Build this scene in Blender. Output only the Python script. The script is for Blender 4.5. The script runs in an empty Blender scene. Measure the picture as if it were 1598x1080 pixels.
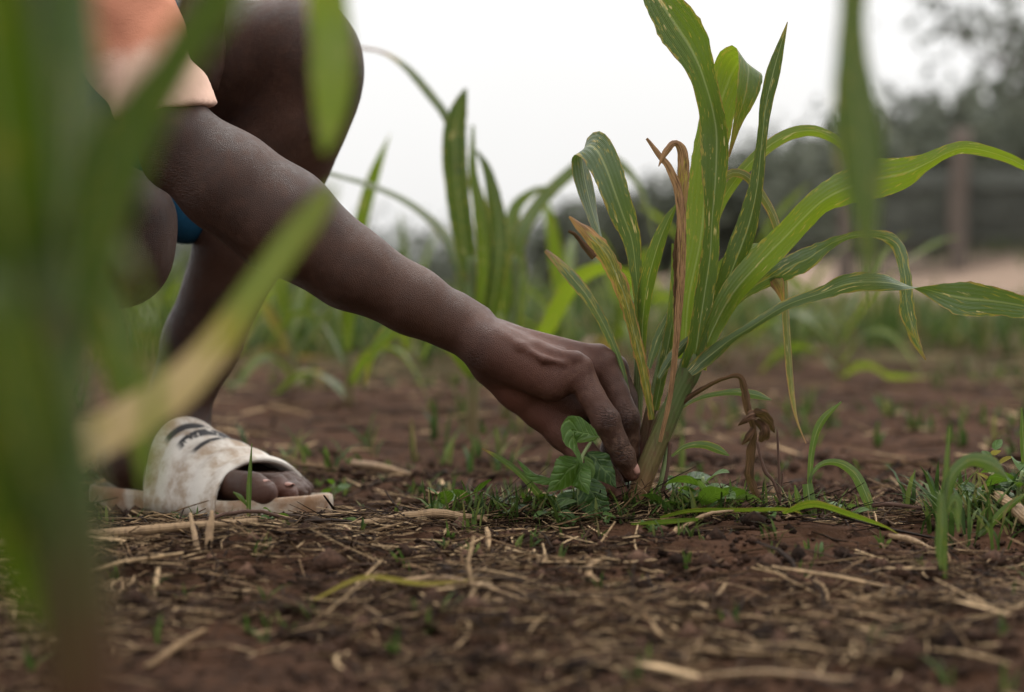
import bpy, math, random
import numpy as np
from mathutils import Vector
random.seed(7); rng = np.random.default_rng(11)
S = bpy.context.scene
COL = S.collection
R = math.radians

# ------------------------------------------------------------------ camera
LENS, DIST, CAMH, HOR = 82.0, 1.6, 0.1736, 430.0
FPX = 1598 * LENS / 36.0
PITCH = math.atan((540 - HOR) / FPX)
cd = bpy.data.cameras.new('camera'); cam = bpy.data.objects.new('camera', cd); COL.objects.link(cam)
cam.location = (0, -DIST, CAMH); cam.rotation_euler = (R(90) - PITCH, 0, 0)
cd.lens = LENS; cd.sensor_width = 36; cd.clip_start = 0.02; cd.clip_end = 2000
cd.dof.use_dof = True; cd.dof.focus_distance = 1.585; cd.dof.aperture_fstop = 5.8
cd.dof.aperture_blades = 0
S.camera = cam
# ------------------------------------------------------------------ sky, sun, exposure
SUN_EL, SUN_AZ = R(62), R(25)          # azimuth measured from +Y towards +X: high, behind the plants, slightly right
w = bpy.data.worlds.new('World'); S.world = w; w.use_nodes = True
nt = w.node_tree; nt.nodes.clear()
N = nt.nodes.new; LK = nt.links.new
out = N('ShaderNodeOutputWorld'); w.cycles.sampling_method = 'NONE'; bg = N('ShaderNodeBackground'); bg.inputs[1].default_value = 0.1
sky = N('ShaderNodeTexSky'); sky.sky_type = 'NISHITA'; sky.sun_disc = False
sky.sun_elevation = SUN_EL; sky.sun_rotation = SUN_AZ; sky.dust_density = 4
# overcast deck over the clear sky: soft grey cloud, slightly brighter towards the zenith
tc = N('ShaderNodeTexCoord'); sep = N('ShaderNodeSeparateXYZ'); LK(tc.outputs['Generated'], sep.inputs[0])
mr = N('ShaderNodeMapRange'); mr.inputs[1].default_value = 0; mr.inputs[2].default_value = 1
mr.inputs[3].default_value = 10.4; mr.inputs[4].default_value = 28.5; LK(sep.outputs[2], mr.inputs[0])
nz = N('ShaderNodeTexNoise'); nz.inputs['Scale'].default_value = 2.2; nz.inputs['Detail'].default_value = 4
LK(tc.outputs['Generated'], nz.inputs['Vector'])
mr2 = N('ShaderNodeMapRange'); mr2.inputs[1].default_value = .3; mr2.inputs[2].default_value = .7
mr2.inputs[3].default_value = .93; mr2.inputs[4].default_value = 1.05; LK(nz.outputs['Fac'], mr2.inputs[0])
mu = N('ShaderNodeMath'); mu.operation = 'MULTIPLY'; LK(mr.outputs[0], mu.inputs[0]); LK(mr2.outputs[0], mu.inputs[1])
vm = N('ShaderNodeVectorMath'); vm.operation = 'SCALE'; vm.inputs[0].default_value = (1.0, .995, .985)
LK(mu.outputs[0], vm.inputs['Scale'])
mx = N('ShaderNodeMix'); mx.data_type = 'RGBA'; mx.inputs[0].default_value = .93
LK(sky.outputs[0], mx.inputs[6]); LK(vm.outputs[0], mx.inputs[7])
LK(mx.outputs[2], bg.inputs[0]); LK(bg.outputs[0], out.inputs[0])
sd = bpy.data.lights.new('sun', 'SUN'); sun = bpy.data.objects.new('sun', sd); COL.objects.link(sun)
sd.energy = 2.0; sd.angle = R(24); sd.color = (1, .97, .92)
sdir = Vector((math.sin(SUN_AZ) * math.cos(SUN_EL), math.cos(SUN_AZ) * math.cos(SUN_EL), math.sin(SUN_EL)))
sun.rotation_euler = sdir.to_track_quat('Z', 'Y').to_euler(); sun.location = (0, 0, 10)
S.view_settings.view_transform = 'Standard'; S.view_settings.look = 'None'
S.view_settings.exposure = -0.12; S.view_settings.gamma = 1
S.render.engine = 'CYCLES'; S.cycles.use_denoising = True; S.cycles.use_adaptive_sampling = True; S.cycles.adaptive_threshold = .02
S.cycles.max_bounces = 5; S.cycles.diffuse_bounces = 3; S.cycles.glossy_bounces = 2; S.cycles.transmission_bounces = 3; S.cycles.transparent_max_bounces = 4

# ------------------------------------------------------------------ helpers
CX = np.array([1., 0, 0]); CF = np.array([0, math.cos(PITCH), -math.sin(PITCH)]); CU = np.array([0, math.sin(PITCH), math.cos(PITCH)])
CAM = np.array([0, -DIST, CAMH])
def P(px, py, Y=0.0):
    """point of the place at world depth Y seen at photograph pixel (px, py)"""
    d = CF + CX * ((px - 799) / FPX) + CU * ((540 - py) / FPX)
    return CAM + d * ((Y + DIST) / d[1])
def SC(Y=0.0): return (Y + DIST) / FPX       # metres per photograph pixel at depth Y
def norm(v):
    v = np.asarray(v, float); n = np.linalg.norm(v, axis=-1, keepdims=True); return v / np.maximum(n, 1e-9)

def mesh_obj(name, verts, faces, mat=None, parent=None, uvs=None, attrs=None, smooth=True, loc=None):
    """verts are world coordinates; stored relative to the parent (or loc)"""
    verts = np.asarray(verts, float)
    off = np.zeros(3)
    if parent is not None:
        q = parent
        while q is not None: off = off + np.array(q.location); q = q.parent
    elif loc is not None: off = np.array(loc, float)
    verts = verts - off
    me = bpy.data.meshes.new(name)
    faces = np.asarray(faces)
    if faces.ndim == 2:
        nv, nf, k = len(verts), len(faces), faces.shape[1]
        me.vertices.add(nv); me.vertices.foreach_set('co', verts.astype(np.float32).ravel())
        me.loops.add(nf * k); me.loops.foreach_set('vertex_index', faces.astype(np.int32).ravel())
        me.polygons.add(nf); me.polygons.foreach_set('loop_start', (np.arange(nf) * k).astype(np.int32))
        me.update(calc_edges=True)
    else:
        me.from_pydata([tuple(v) for v in verts], [], [tuple(f) for f in faces]); me.update()
    me.validate()
    if uvs is not None:
        ul = me.uv_layers.new(name='UVMap'); li = np.zeros(len(me.loops), np.int32); me.loops.foreach_get('vertex_index', li)
        ul.data.foreach_set('uv', np.asarray(uvs, np.float32)[li].ravel())
    for an, av in (attrs or {}).items():
        a = me.attributes.new(an, 'FLOAT', 'POINT'); a.data.foreach_set('value', np.asarray(av, np.float32))
    if smooth: me.polygons.foreach_set('use_smooth', np.ones(len(me.polygons), bool))
    if mat: me.materials.append(mat)
    o = bpy.data.objects.new(name, me); COL.objects.link(o)
    if parent is not None: o.parent = parent
    elif loc is not None: o.location = loc
    return o
def tag(o, label=None, cat=None, group=None, kind=None):
    if label: o['label'] = label
    if cat: o['category'] = cat
    if group: o['group'] = group
    if kind: o['kind'] = kind
    return o
def empty(name, loc, label, cat, group=None):
    e = bpy.data.objects.new(name, None); COL.objects.link(e); e.location = tuple(loc); e.empty_display_size = .02
    return tag(e, label, cat, group)

def hash2(ix, iy, seed):
    h = (ix.astype(np.int64) * 374761393 + iy.astype(np.int64) * 668265263 + seed * 974634777) & 0xffffffff
    h = ((h ^ (h >> 13)) * 1274126177) & 0xffffffff
    return ((h ^ (h >> 16)) & 0xffffff) / float(0xffffff)
def vnoise(x, y, seed=0):
    x = np.asarray(x, float); y = np.asarray(y, float)
    ix = np.floor(x); iy = np.floor(y); fx = x - ix; fy = y - iy
    fx = fx * fx * (3 - 2 * fx); fy = fy * fy * (3 - 2 * fy)
    a = hash2(ix, iy, seed); b = hash2(ix + 1, iy, seed); c = hash2(ix, iy + 1, seed); d = hash2(ix + 1, iy + 1, seed)
    return (a + (b - a) * fx) * (1 - fy) + (c + (d - c) * fx) * fy - .5
def sstep(a, b, x):
    t = np.clip((x - a) / (b - a), 0, 1); return t * t * (3 - 2 * t)

def catmull(ctrl, n):
    c = np.asarray(ctrl, float); m = len(c)
    if m == 2: t = np.linspace(0, 1, n)[:, None]; return c[0] * (1 - t) + c[1] * t
    seg = np.linalg.norm(np.diff(c[:, :2], axis=0), axis=1) + 1e-6
    cum = np.concatenate([[0], np.cumsum(seg)]); cum /= cum[-1]
    e = np.vstack([2 * c[0] - c[1], c, 2 * c[-1] - c[-2]])
    res = []
    for s in np.linspace(0, 1, n):
        i = min(int(np.searchsorted(cum, s, side='right')) - 1, m - 2); t = (s - cum[i]) / (cum[i + 1] - cum[i])
        p0, p1, p2, p3 = e[i], e[i + 1], e[i + 2], e[i + 3]
        res.append(.5 * ((2 * p1) + (-p0 + p2) * t + (2 * p0 - 5 * p1 + 4 * p2 - p3) * t * t + (-p0 + 3 * p1 - 3 * p2 + p3) * t ** 3))
    return np.array(res)

def ribbon(pts, hw, side, fold=.25, wave=.0, wfreq=30., nx=9, phase=0., dry=None, ragged=0., seed=0, crumple=0.):
    """leaf blade: spine points, half widths, unit width vectors -> verts, quads, uvs, dry"""
    n = len(pts); T = norm(np.gradient(pts, axis=0)); side = norm(side - T * np.sum(side * T, 1, keepdims=True))
    nor = np.cross(T, side)
    arc = np.concatenate([[0], np.cumsum(np.linalg.norm(np.diff(pts, axis=0), axis=1))])
    u = np.linspace(-1, 1, nx)
    V = np.zeros((n, nx, 3)); UV = np.zeros((n, nx, 2))
    for j, uu in enumerate(u):
        edge = np.ones(n)
        if ragged and abs(uu) > .99:
            edge = 1 + ragged * 2 * vnoise(arc * 260, np.full(n, 3.3 + uu * 9), seed)
        wv = wave * np.sin(arc * wfreq + phase + (1.7 if uu > 0 else 0)) * abs(uu) ** 2
        V[:, j] = pts + side * (uu * edge * hw)[:, None] + nor * ((fold * abs(uu) ** 1.3 * hw) + wv * np.minimum(1, hw / .006))[:, None]
        if crumple: V[:, j] += (nor * (vnoise(arc * 190, np.full(n, uu * 2.2 + 7), seed + 5) * crumple)[:, None] + side * (vnoise(arc * 130, np.full(n, uu * 1.3 + 3), seed + 9) * crumple * .7)[:, None]) * (hw * 2)[:, None]
        UV[:, j, 0] = (uu + 1) / 2; UV[:, j, 1] = arc * 10
    idx = np.arange(n * nx).reshape(n, nx)
    F = np.stack([idx[:-1, :-1], idx[:-1, 1:], idx[1:, 1:], idx[1:, :-1]], -1).reshape(-1, 4)
    d = np.zeros(n) if dry is None else dry
    return V.reshape(-1, 3), F, UV.reshape(-1, 2), np.repeat(d, nx)

def traced(ctrl, n=48, fold=.25, wave=0., wfreq=40., nx=9, Y0=0., ovate=False, ragged=0., seed=0, serr=0., crumple=0.):
    """ctrl rows: px, py, depth offset (m), half width (px), roll (deg), dryness"""
    c = np.array([list(r) + [0] * (6 - len(r)) for r in ctrl], float)
    s = catmull(c, n)
    pts = np.array([P(a[0], a[1], Y0 + a[2]) for a in s])
    hw = np.maximum(s[:, 3], .25) * SC(1) * (DIST + Y0 + s[:, 2]) / (DIST + 1)
    if ovate:
        t = np.linspace(0, 1, n); prof = np.sin(np.pi * np.clip(t, 0, 1) ** .68) ** 1.0
        prof = np.maximum(prof, .02); hw = c[:, 3].max() * SC(Y0) * prof * (1 + serr * (np.arange(n) % 3 - 1))
    T = norm(np.gradient(pts, axis=0)); view = norm(CAM - pts)
    per = norm(np.cross(T, view))
    for i in range(1, n): per[i] = norm(per[i - 1] - T[i] * np.dot(per[i - 1], T[i]))     # carried along the blade without twist
    bi = np.cross(T, per)
    rl = np.radians(s[:, 4])[:, None]
    side = np.cos(rl) * per + np.sin(rl) * bi
    return ribbon(pts, hw, side, fold, wave, wfreq, nx, phase=seed * 1.7, dry=np.clip(s[:, 5], 0, 1), ragged=ragged, seed=seed, crumple=crumple)

def tube(pts, rad, nseg=12, cap=True):
    pts = np.asarray(pts, float); n = len(pts); rad = np.broadcast_to(np.asarray(rad, float), (n,))
    T = norm(np.gradient(pts, axis=0)); ref = np.array([.13, .9, .21]); a = norm(np.cross(T, ref)); b = np.cross(T, a)
    th = np.linspace(0, 2 * np.pi, nseg, endpoint=False)
    V = pts[:, None] + rad[:, None, None] * (np.cos(th)[None, :, None] * a[:, None] + np.sin(th)[None, :, None] * b[:, None])
    arc = np.concatenate([[0], np.cumsum(np.linalg.norm(np.diff(pts, axis=0), axis=1))])
    UV = np.stack([np.tile(th / (2 * np.pi), (n, 1)), np.tile(arc[:, None] * 10, (1, nseg))], -1)
    idx = np.arange(n * nseg).reshape(n, nseg); nx_ = np.roll(idx, -1, 1)
    F = [tuple(q) for q in np.stack([idx[:-1], nx_[:-1], nx_[1:], idx[1:]], -1).reshape(-1, 4)]
    if cap: F += [tuple(idx[0][::-1]), tuple(idx[-1])]
    Fo = np.empty(len(F), object)
    for i, f in enumerate(F): Fo[i] = f
    return V.reshape(-1, 3), Fo, UV.reshape(-1, 2)
def tube_px(ctrl, n=16, Y0=0., nseg=12):
    s = catmull(np.array([list(r) for r in ctrl], float), n)
    return tube([P(a[0], a[1], Y0 + a[2]) for a in s], [max(a[3], .3) * SC(Y0 + a[2]) for a in s], nseg)

# ------------------------------------------------------------------ materials
def mat(name):
    m = bpy.data.materials.new(name); m.use_nodes = True; t = m.node_tree; t.nodes.clear()
    o = t.nodes.new('ShaderNodeOutputMaterial'); return m, t, o
class NB:
    def __init__(s, t): s.t = t
    def n(s, typ, **kw):
        x = s.t.nodes.new(typ)
        for k, v in kw.items():
            if k[0] == 'i' and k[1:].isdigit(): s.set(x.inputs[int(k[1:])], v)
            elif k in x.inputs and not hasattr(x, k): s.set(x.inputs[k], v)
            else: setattr(x, k, v)
        return x
    def set(s, inp, v):
        if isinstance(v, bpy.types.NodeSocket): s.t.links.new(v, inp)
        else: inp.default_value = v
    def math(s, op, a, b=0., c=0.):
        x = s.t.nodes.new('ShaderNodeMath'); x.operation = op
        for i, v in enumerate((a, b, c)): s.set(x.inputs[i], v)
        return x.outputs[0]
    def noise(s, vec, scale, detail=3, rough=.55, dim='3D'):
        x = s.t.nodes.new('ShaderNodeTexNoise'); s.set(x.inputs['Vector'], vec); x.inputs['Scale'].default_value = scale
        x.inputs['Detail'].default_value = detail; x.inputs['Roughness'].default_value = rough; return x.outputs['Fac']
    def rng(s, v, a, b, c=0., d=1.):
        x = s.t.nodes.new('ShaderNodeMapRange'); x.interpolation_type = 'SMOOTHSTEP'
        for i, q in enumerate((v, a, b, c, d)): s.set(x.inputs[i], q)
        return x.outputs[0]
    def mix(s, f, a, b):
        x = s.t.nodes.new('ShaderNodeMix'); x.data_type = 'RGBA'; s.set(x.inputs[0], f)
        s.set(x.inputs[6], a if isinstance(a, bpy.types.NodeSocket) else (*a, 1)); s.set(x.inputs[7], b if isinstance(b, bpy.types.NodeSocket) else (*b, 1))
        return x.outputs[2]
    def scale(s, v, xyz):
        x = s.t.nodes.new('ShaderNodeVectorMath'); x.operation = 'MULTIPLY'; s.set(x.inputs[0], v); x.inputs[1].default_value = xyz; return x.outputs[0]
    def mulc(s, c, f):
        x = s.t.nodes.new('ShaderNodeVectorMath'); x.operation = 'SCALE'; s.set(x.inputs[0], c); s.set(x.inputs['Scale'], f); return x.outputs[0]
    def bump(s, h, st, dist):
        x = s.t.nodes.new('ShaderNodeBump'); s.set(x.inputs['Height'], h); x.inputs['Strength'].default_value = st; x.inputs['Distance'].default_value = dist
        return x.outputs[0]
    def attr(s, name):
        x = s.t.nodes.new('ShaderNodeAttribute'); x.attribute_name = name; return x.outputs['Fac']
    def co(s, which='Object'): return s.t.nodes.new('ShaderNodeTexCoord').outputs[which]
    def bsdf(s, col, rough, normal=None, spec=.5, **kw):
        x = s.t.nodes.new('ShaderNodeBsdfPrincipled'); s.set(x.inputs['Base Color'], col if isinstance(col, bpy.types.NodeSocket) else (*col, 1))
        s.set(x.inputs['Roughness'], rough); x.inputs['Specular IOR Level'].default_value = spec
        if normal is not None: s.set(x.inputs['Normal'], normal)
        for k, v in kw.items(): s.set(x.inputs[k.replace('_', ' ')], v)
        return x.outputs[0]
    def out(s, o, sh): s.t.links.new(sh, o.inputs[0])

def leaf_mat(name, base, trans, tr=.4, spots=.35, edge=.16, rough=.40, sheath=False, br=((.04, .017, .008), (.26, .14, .06)), spec=.42):
    """grass-type blade: parallel veins, paler midrib, tan lesions, brown dry margin and tip"""
    m, t, o = mat(name); b = NB(t)
    uv = b.co('UV'); ob = b.co('Object'); sp = b.n('ShaderNodeSeparateXYZ', i0=uv)
    u, v = sp.outputs[0], sp.outputs[1]
    au = b.math('ABSOLUTE', b.math('SUBTRACT', u, .5))                       # 0 midrib .. .5 margin
    vein = b.math('SINE', b.math('MULTIPLY', u, 150.)); vein2 = b.math('SINE', b.math('MULTIPLY', u, 47.))
    col = b.mix(b.noise(ob, 28, 3), tuple(c * .72 for c in base), tuple(c * 1.25 for c in base))
    col = b.mix(b.math('MULTIPLY', b.math('ADD', b.math('ADD', vein, vein2), 2.), .10), col, tuple(min(1, c * 1.7 + .01) for c in base))
    if not sheath: col = b.mix(b.rng(au, .05, .012), col, (.24, .27, .12))
    # lesions, stretched along the blade
    lv = b.n('ShaderNodeCombineXYZ', i0=b.math('MULTIPLY', u, 1.6), i1=b.math('MULTIPLY', v, 1.3)).outputs[0]
    lv = b.n('ShaderNodeVectorMath', operation='ADD', i0=lv, i1=b.scale(ob, (14, 14, 9))).outputs[0]
    ln = b.noise(lv, 3.6, 3, .6)
    les = b.math('MULTIPLY', b.math('MULTIPLY', b.rng(ln, .63, .68), b.rng(b.noise(ob, 24, 2), .46, .58)), spots * 2.6)
    col = b.mix(b.math('MINIMUM', les, 1.), col, (.42, .36, .13))
    sv = b.n('ShaderNodeTexVoronoi', Scale=520.); b.set(sv.inputs['Vector'], ob)
    speck = b.math('MULTIPLY', b.rng(sv.outputs['Distance'], .16, .10), b.rng(b.noise(ob, 60, 2), .52, .6))
    col = b.mix(b.math('MULTIPLY', speck, .8 if spots else .3), col, (.03, .02, .01))
    dn = b.noise(b.n('ShaderNodeVectorMath', operation='ADD', i0=b.scale(uv, (3., 1.2, 0)), i1=b.scale(ob, (30, 30, 30))).outputs[0], 4, 4)
    dry = b.math('ADD', b.attr('dry'), b.math('MULTIPLY', b.math('ADD', b.rng(au, .30, .5), b.rng(au, .46, .5)), edge))
    dm = b.rng(b.math('ADD', dry, b.math('MULTIPLY', b.math('SUBTRACT', dn, .5), 2.0)), .45, .6)
    ym = b.rng(b.math('ADD', dry, b.math('MULTIPLY', b.math('SUBTRACT', dn, .5), 2.0)), .16, .45)
    brown = b.mix(b.rng(b.noise(b.n('ShaderNodeVectorMath', operation='ADD', i0=b.scale(uv, (2.6, .9, 0)), i1=b.scale(ob, (22, 22, 22))).outputs[0], 3.2, 5, .68), .33, .62), br[0], br[1])
    col = b.mix(ym, col, (.30, .24, .035)); col = b.mix(dm, col, brown)
    nr = b.bump(b.math('ADD', b.math('MULTIPLY', vein, .5), b.math('ADD', vein2, b.math('MULTIPLY', b.noise(ob, 300, 2), 1.5))), .35, .0004)
    p = b.bsdf(col, rough, nr, spec)
    tl = t.nodes.new('ShaderNodeBsdfTranslucent')
    tcol = b.mix(dm, b.mix(b.math('MULTIPLY', b.math('ADD', vein, 1.), .18), trans, tuple(c * .6 for c in trans)), tuple(c * .8 for c in br[1]))
    tcol = b.mix(b.math('MINIMUM', les, 1.), tcol, (.5, .42, .18)); tcol = b.mix(b.math('MULTIPLY', ym, .6), tcol, (.32, .26, .04))
    b.set(tl.inputs[0], tcol); b.set(tl.inputs['Normal'], nr)
    ms = t.nodes.new('ShaderNodeMixShader'); ms.inputs[0].default_value = tr
    t.links.new(p, ms.inputs[1]); t.links.new(tl.outputs[0], ms.inputs[2]); b.out(o, ms.outputs[0]); return m
GREEN, GTR = (.045, .078, .012), (.16, .24, .014)
M = {}
M['leaf'] = leaf_mat('maize_leaf', GREEN, GTR, spots=.6, edge=.22)
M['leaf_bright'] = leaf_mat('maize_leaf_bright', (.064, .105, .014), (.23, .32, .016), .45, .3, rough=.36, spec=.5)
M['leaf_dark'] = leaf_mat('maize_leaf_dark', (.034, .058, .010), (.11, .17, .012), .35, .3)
M['leaf_blue'] = leaf_mat('maize_leaf_bluish', (.058, .09, .036), (.13, .20, .025), .28, .5, .24, rough=.36, spec=.5)
M['leaf_sick'] = leaf_mat('maize_leaf_sick', (.075, .09, .016), (.22, .23, .025), .35, .9, .62, br=((.07, .026, .011), (.40, .20, .07)))
M['leaf_clean'] = leaf_mat('grass_blade', (.048, .085, .015), (.14, .22, .02), .35, .0, .0)
M['leaf_dead'] = leaf_mat('maize_leaf_dead', (.07, .035, .018), (.06, .025, .012), .08, .0, 1.2, rough=.8, br=((.018, .009, .006), (.10, .050, .027)), spec=.15)
M['leaf_tan'] = leaf_mat('maize_leaf_tan', (.24, .14, .06), (.16, .07, .025), .15, .3, .9, rough=.7, br=((.05, .020, .010), (.34, .19, .09)), spec=.25)
M['leaf_near'] = leaf_mat('maize_leaf_deep_green', (.026, .052, .006), (.10, .16, .006), .42, .1, .0, rough=.6, spec=.06)
M['leaf_turning'] = leaf_mat('maize_leaf_turning', (.10, .14, .03), (.26, .30, .05), .4, .2, .0, rough=.55, br=((.46, .33, .16), (.62, .47, .27)), spec=.12)
M['leaf_yellow'] = leaf_mat('maize_leaf_yellow', (.16, .14, .04), (.28, .24, .05), .4, .5, .3)

def stem_mat(name, lo, hi, z0, z1, dirt=(.10, .05, .03)):
    m, t, o = mat(name); b = NB(t); ob = b.co('Object'); sp = b.n('ShaderNodeSeparateXYZ', i0=ob)
    uv = b.n('ShaderNodeSeparateXYZ', i0=b.co('UV'))
    st = b.math('SINE', b.math('MULTIPLY', uv.outputs[0], 6.2832 * 14))
    f = b.rng(b.math('ADD', sp.outputs[2], b.math('MULTIPLY', b.math('SUBTRACT', b.noise(ob, 60, 3), .5), .05)), z0, z1)
    col = b.mix(f, lo, hi); col = b.mix(b.math('MULTIPLY', b.math('ADD', st, 1.), .035), col, (.24, .25, .12))
    col = b.mix(b.math('MULTIPLY', b.rng(b.noise(b.scale(ob, (1, 1, .7)), 130, 4, .65), .54, .68), .6), col, dirt)
    col = b.mix(b.math('MULTIPLY', b.rng(b.noise(b.scale(ob, (1, 1, .12)), 420, 3), .50, .66), .45), col, tuple(c * .6 for c in dirt))
    nr = b.bump(b.math('ADD', b.math('MULTIPLY', st, .35), b.noise(b.scale(ob, (1, 1, .3)), 300, 3)), .5, .0008)
    b.out(o, b.bsdf(col, .55, nr, .2)); return m
M['stem'] = stem_mat('maize_stem', (.15, .082, .038), (.065, .09, .026), .015, .085)
M['stem_purple'] = stem_mat('maize_stem_purple', (.10, .035, .03), (.10, .14, .05), .05, .10)
M['stem_far'] = stem_mat('maize_stem_far', (.12, .09, .04), (.09, .13, .04), .02, .12)
M['stem_red'] = stem_mat('maize_stem_red', (.055, .014, .007), (.035, .06, .008), .085, .15, (.04, .014, .008))

def weed_mat(name, base, trans):
    m, t, o = mat(name); b = NB(t); uv = b.n('ShaderNodeSeparateXYZ', i0=b.co('UV')); ob = b.co('Object')
    au = b.math('ABSOLUTE', b.math('SUBTRACT', uv.outputs[0], .5))
    ph = b.math('SUBTRACT', b.math('MULTIPLY', uv.outputs[1], 62.), b.math('MULTIPLY', au, 9.))
    lat = b.math('POWER', b.math('ABSOLUTE', b.math('SINE', ph)), 10.)
    mid = b.rng(au, .05, .01); vv = b.math('MAXIMUM', lat, mid)
    col = b.mix(b.noise(ob, 90, 3), tuple(c * .7 for c in base), tuple(c * 1.3 for c in base))
    col = b.mix(b.math('MULTIPLY', vv, b.rng(b.noise(ob, 140, 2), .3, .7, .05, .38)), col, (.24, .33, .12))
    h = b.math('SUBTRACT', b.math('MULTIPLY', b.noise(ob, 380, 3), .9), vv)
    nr = b.bump(h, .6, .0008); p = b.bsdf(col, .46, nr, .28)
    tl = t.nodes.new('ShaderNodeBsdfTranslucent'); tl.inputs[0].default_value = (*trans, 1)
    ms = t.nodes.new('ShaderNodeMixShader'); ms.inputs[0].default_value = .32
    t.links.new(p, ms.inputs[1]); t.links.new(tl.outputs[0], ms.inputs[2]); b.out(o, ms.outputs[0]); return m
M['weed'] = weed_mat('weed_leaf', (.044, .092, .013), (.12, .22, .016))
M['weed_pale'] = weed_mat('weed_leaf_pale', (.075, .125, .04), (.15, .24, .04))
M['weed_dark'] = weed_mat('weed_leaf_dark', (.024, .055, .011), (.05, .095, .01))

def rnd_mat(name, stops, rough=.8, nscale=200., bump=.5, tr=0.):
    """small loose pieces, each with its own tint from the 'rnd' attribute"""
    m, t, o = mat(name); b = NB(t); r = t.nodes.new('ShaderNodeValToRGB'); cr = r.color_ramp
    for i, (p_, c) in enumerate(stops):
        e = cr.elements[i] if i < 2 else cr.elements.new(p_)
        e.position = p_; e.color = (*c, 1)
    ob = b.co('Object'); b.set(r.inputs[0], b.attr('rnd'))
    col = b.mix(b.rng(b.noise(ob, nscale, 3), .35, .7), r.outputs[0], b.mulc(r.outputs[0], .45))
    sh = b.bsdf(col, rough, b.bump(b.noise(ob, nscale * 2, 3), bump, .001), .08)
    if tr:
        tl = t.nodes.new('ShaderNodeBsdfTranslucent'); b.set(tl.inputs[0], b.mulc(col, 1.8)); ms = t.nodes.new('ShaderNodeMixShader'); ms.inputs[0].default_value = tr
        t.links.new(sh, ms.inputs[1]); t.links.new(tl.outputs[0], ms.inputs[2]); sh = ms.outputs[0]
    b.out(o, sh); return m
M['straw'] = rnd_mat('straw', [(0, (.014, .0078, .005)), (.44, (.048, .027, .0155)), (.76, (.165, .10, .052)), (1, (.50, .35, .20))])
M['crumb'] = rnd_mat('soil_crumb', [(0, (.014, .0082, .0055)), (.6, (.054, .029, .019)), (1, (.11, .062, .041))], .95, 400, .8)
M['grassbit'] = rnd_mat('ground_grass', [(0, (.028, .055, .012)), (.5, (.055, .09, .018)), (.85, (.10, .125, .03)), (1, (.20, .155, .07))], .5, 60, .2, .3)

def soil_mat():
    m, t, o = mat('soil'); b = NB(t); ob = b.co('Object'); sp = b.n('ShaderNodeSeparateXYZ', i0=ob)
    n1 = b.noise(ob, 4, 4); n2 = b.noise(ob, 55, 5, .65); n3 = b.noise(ob, 420, 4, .7)
    col = b.mix(b.rng(n2, .3, .7), (.0145, .0080, .0052), (.069, .035, .0205)); col = b.mix(b.rng(n1, .4, .68), col, (.071, .0355, .0205))
    col = b.mix(b.math('MULTIPLY', b.rng(n3, .5, .75), .55), col, (.105, .058, .038))
    col = b.mix(b.rng(b.noise(ob, 22, 4, .7), .56, .70), col, (.014, .0085, .006))
    # pale sandy bank by the fence, thin green ground cover further out
    grn = b.math('MULTIPLY', b.rng(sp.outputs[1], 1.6, 4.0), b.rng(b.noise(ob, 1.3, 4), .40, .60))
    col = b.mix(b.math('MULTIPLY', grn, .7), col, (.075, .085, .03))
    sand = b.math('MULTIPLY', b.rng(sp.outputs[1], 7.5, 9.5), b.rng(b.math('ADD', sp.outputs[0], b.math('MULTIPLY', n1, .8)), .6, 1.4))
    col = b.mix(sand, col, b.mix(n2, (.20, .14, .105), (.27, .20, .15)))
    h = b.math('ADD', b.math('MULTIPLY', n2, 1.2), b.math('MULTIPLY', n3, .5))
    b.out(o, b.bsdf(col, .95, b.bump(h, .9, .006), .05)); return m
M['soil'] = soil_mat()

def skin_mat():
    m, t, o = mat('skin'); b = NB(t); ob = b.co('Object')
    n1 = b.noise(ob, 14, 4); n2 = b.noise(ob, 130, 3)
    col = b.mix(b.rng(n1, .35, .68), (.031, .0130, .0078), (.062, .0270, .0160))
    col = b.mix(b.math('MULTIPLY', b.rng(n2, .4, .75), .35), col, (.076, .034, .021))
    col = b.mix(b.math('MULTIPLY', b.rng(b.noise(ob, 34, 5, .7), .54, .70), .28), col, (.105, .055, .036))
    col = b.mix(b.math('MULTIPLY', b.attr('dirt'), b.rng(b.noise(ob, 210, 4, .7), .45, .62)), col, (.12, .066, .042))
    col = b.mix(b.attr('palm'), col, (.135, .046, .030))
    v1 = b.n('ShaderNodeTexVoronoi', Scale=900.); v1.feature = 'DISTANCE_TO_EDGE'; b.set(v1.inputs['Vector'], b.scale(ob, (1, 1, 1)))
    wr = b.n('ShaderNodeTexVoronoi', Scale=330.); wr.feature = 'DISTANCE_TO_EDGE'; b.set(wr.inputs['Vector'], b.n('ShaderNodeVectorMath', operation='ADD', i0=b.scale(ob, (.6, 1, 1.6)), i1=b.mulc(b.n('ShaderNodeTexNoise', Scale=180.).outputs['Color'], .004)).outputs[0])
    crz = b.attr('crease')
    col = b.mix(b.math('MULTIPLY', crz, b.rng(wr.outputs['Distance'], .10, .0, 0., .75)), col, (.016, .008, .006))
    h = b.math('ADD', b.math('ADD', b.math('MULTIPLY', b.math('MINIMUM', v1.outputs['Distance'], .25), 1.2), b.math('MULTIPLY', b.noise(ob, 1500, 2), .5)),
               b.math('MULTIPLY', b.math('MULTIPLY', b.math('MINIMUM', wr.outputs['Distance'], .12), crz), 18.))
    b.out(o, b.bsdf(col, b.rng(n2, .3, .7, .40, .56), b.bump(h, .9, .0006), .29)); return m
M['skin'] = skin_mat()
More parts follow.
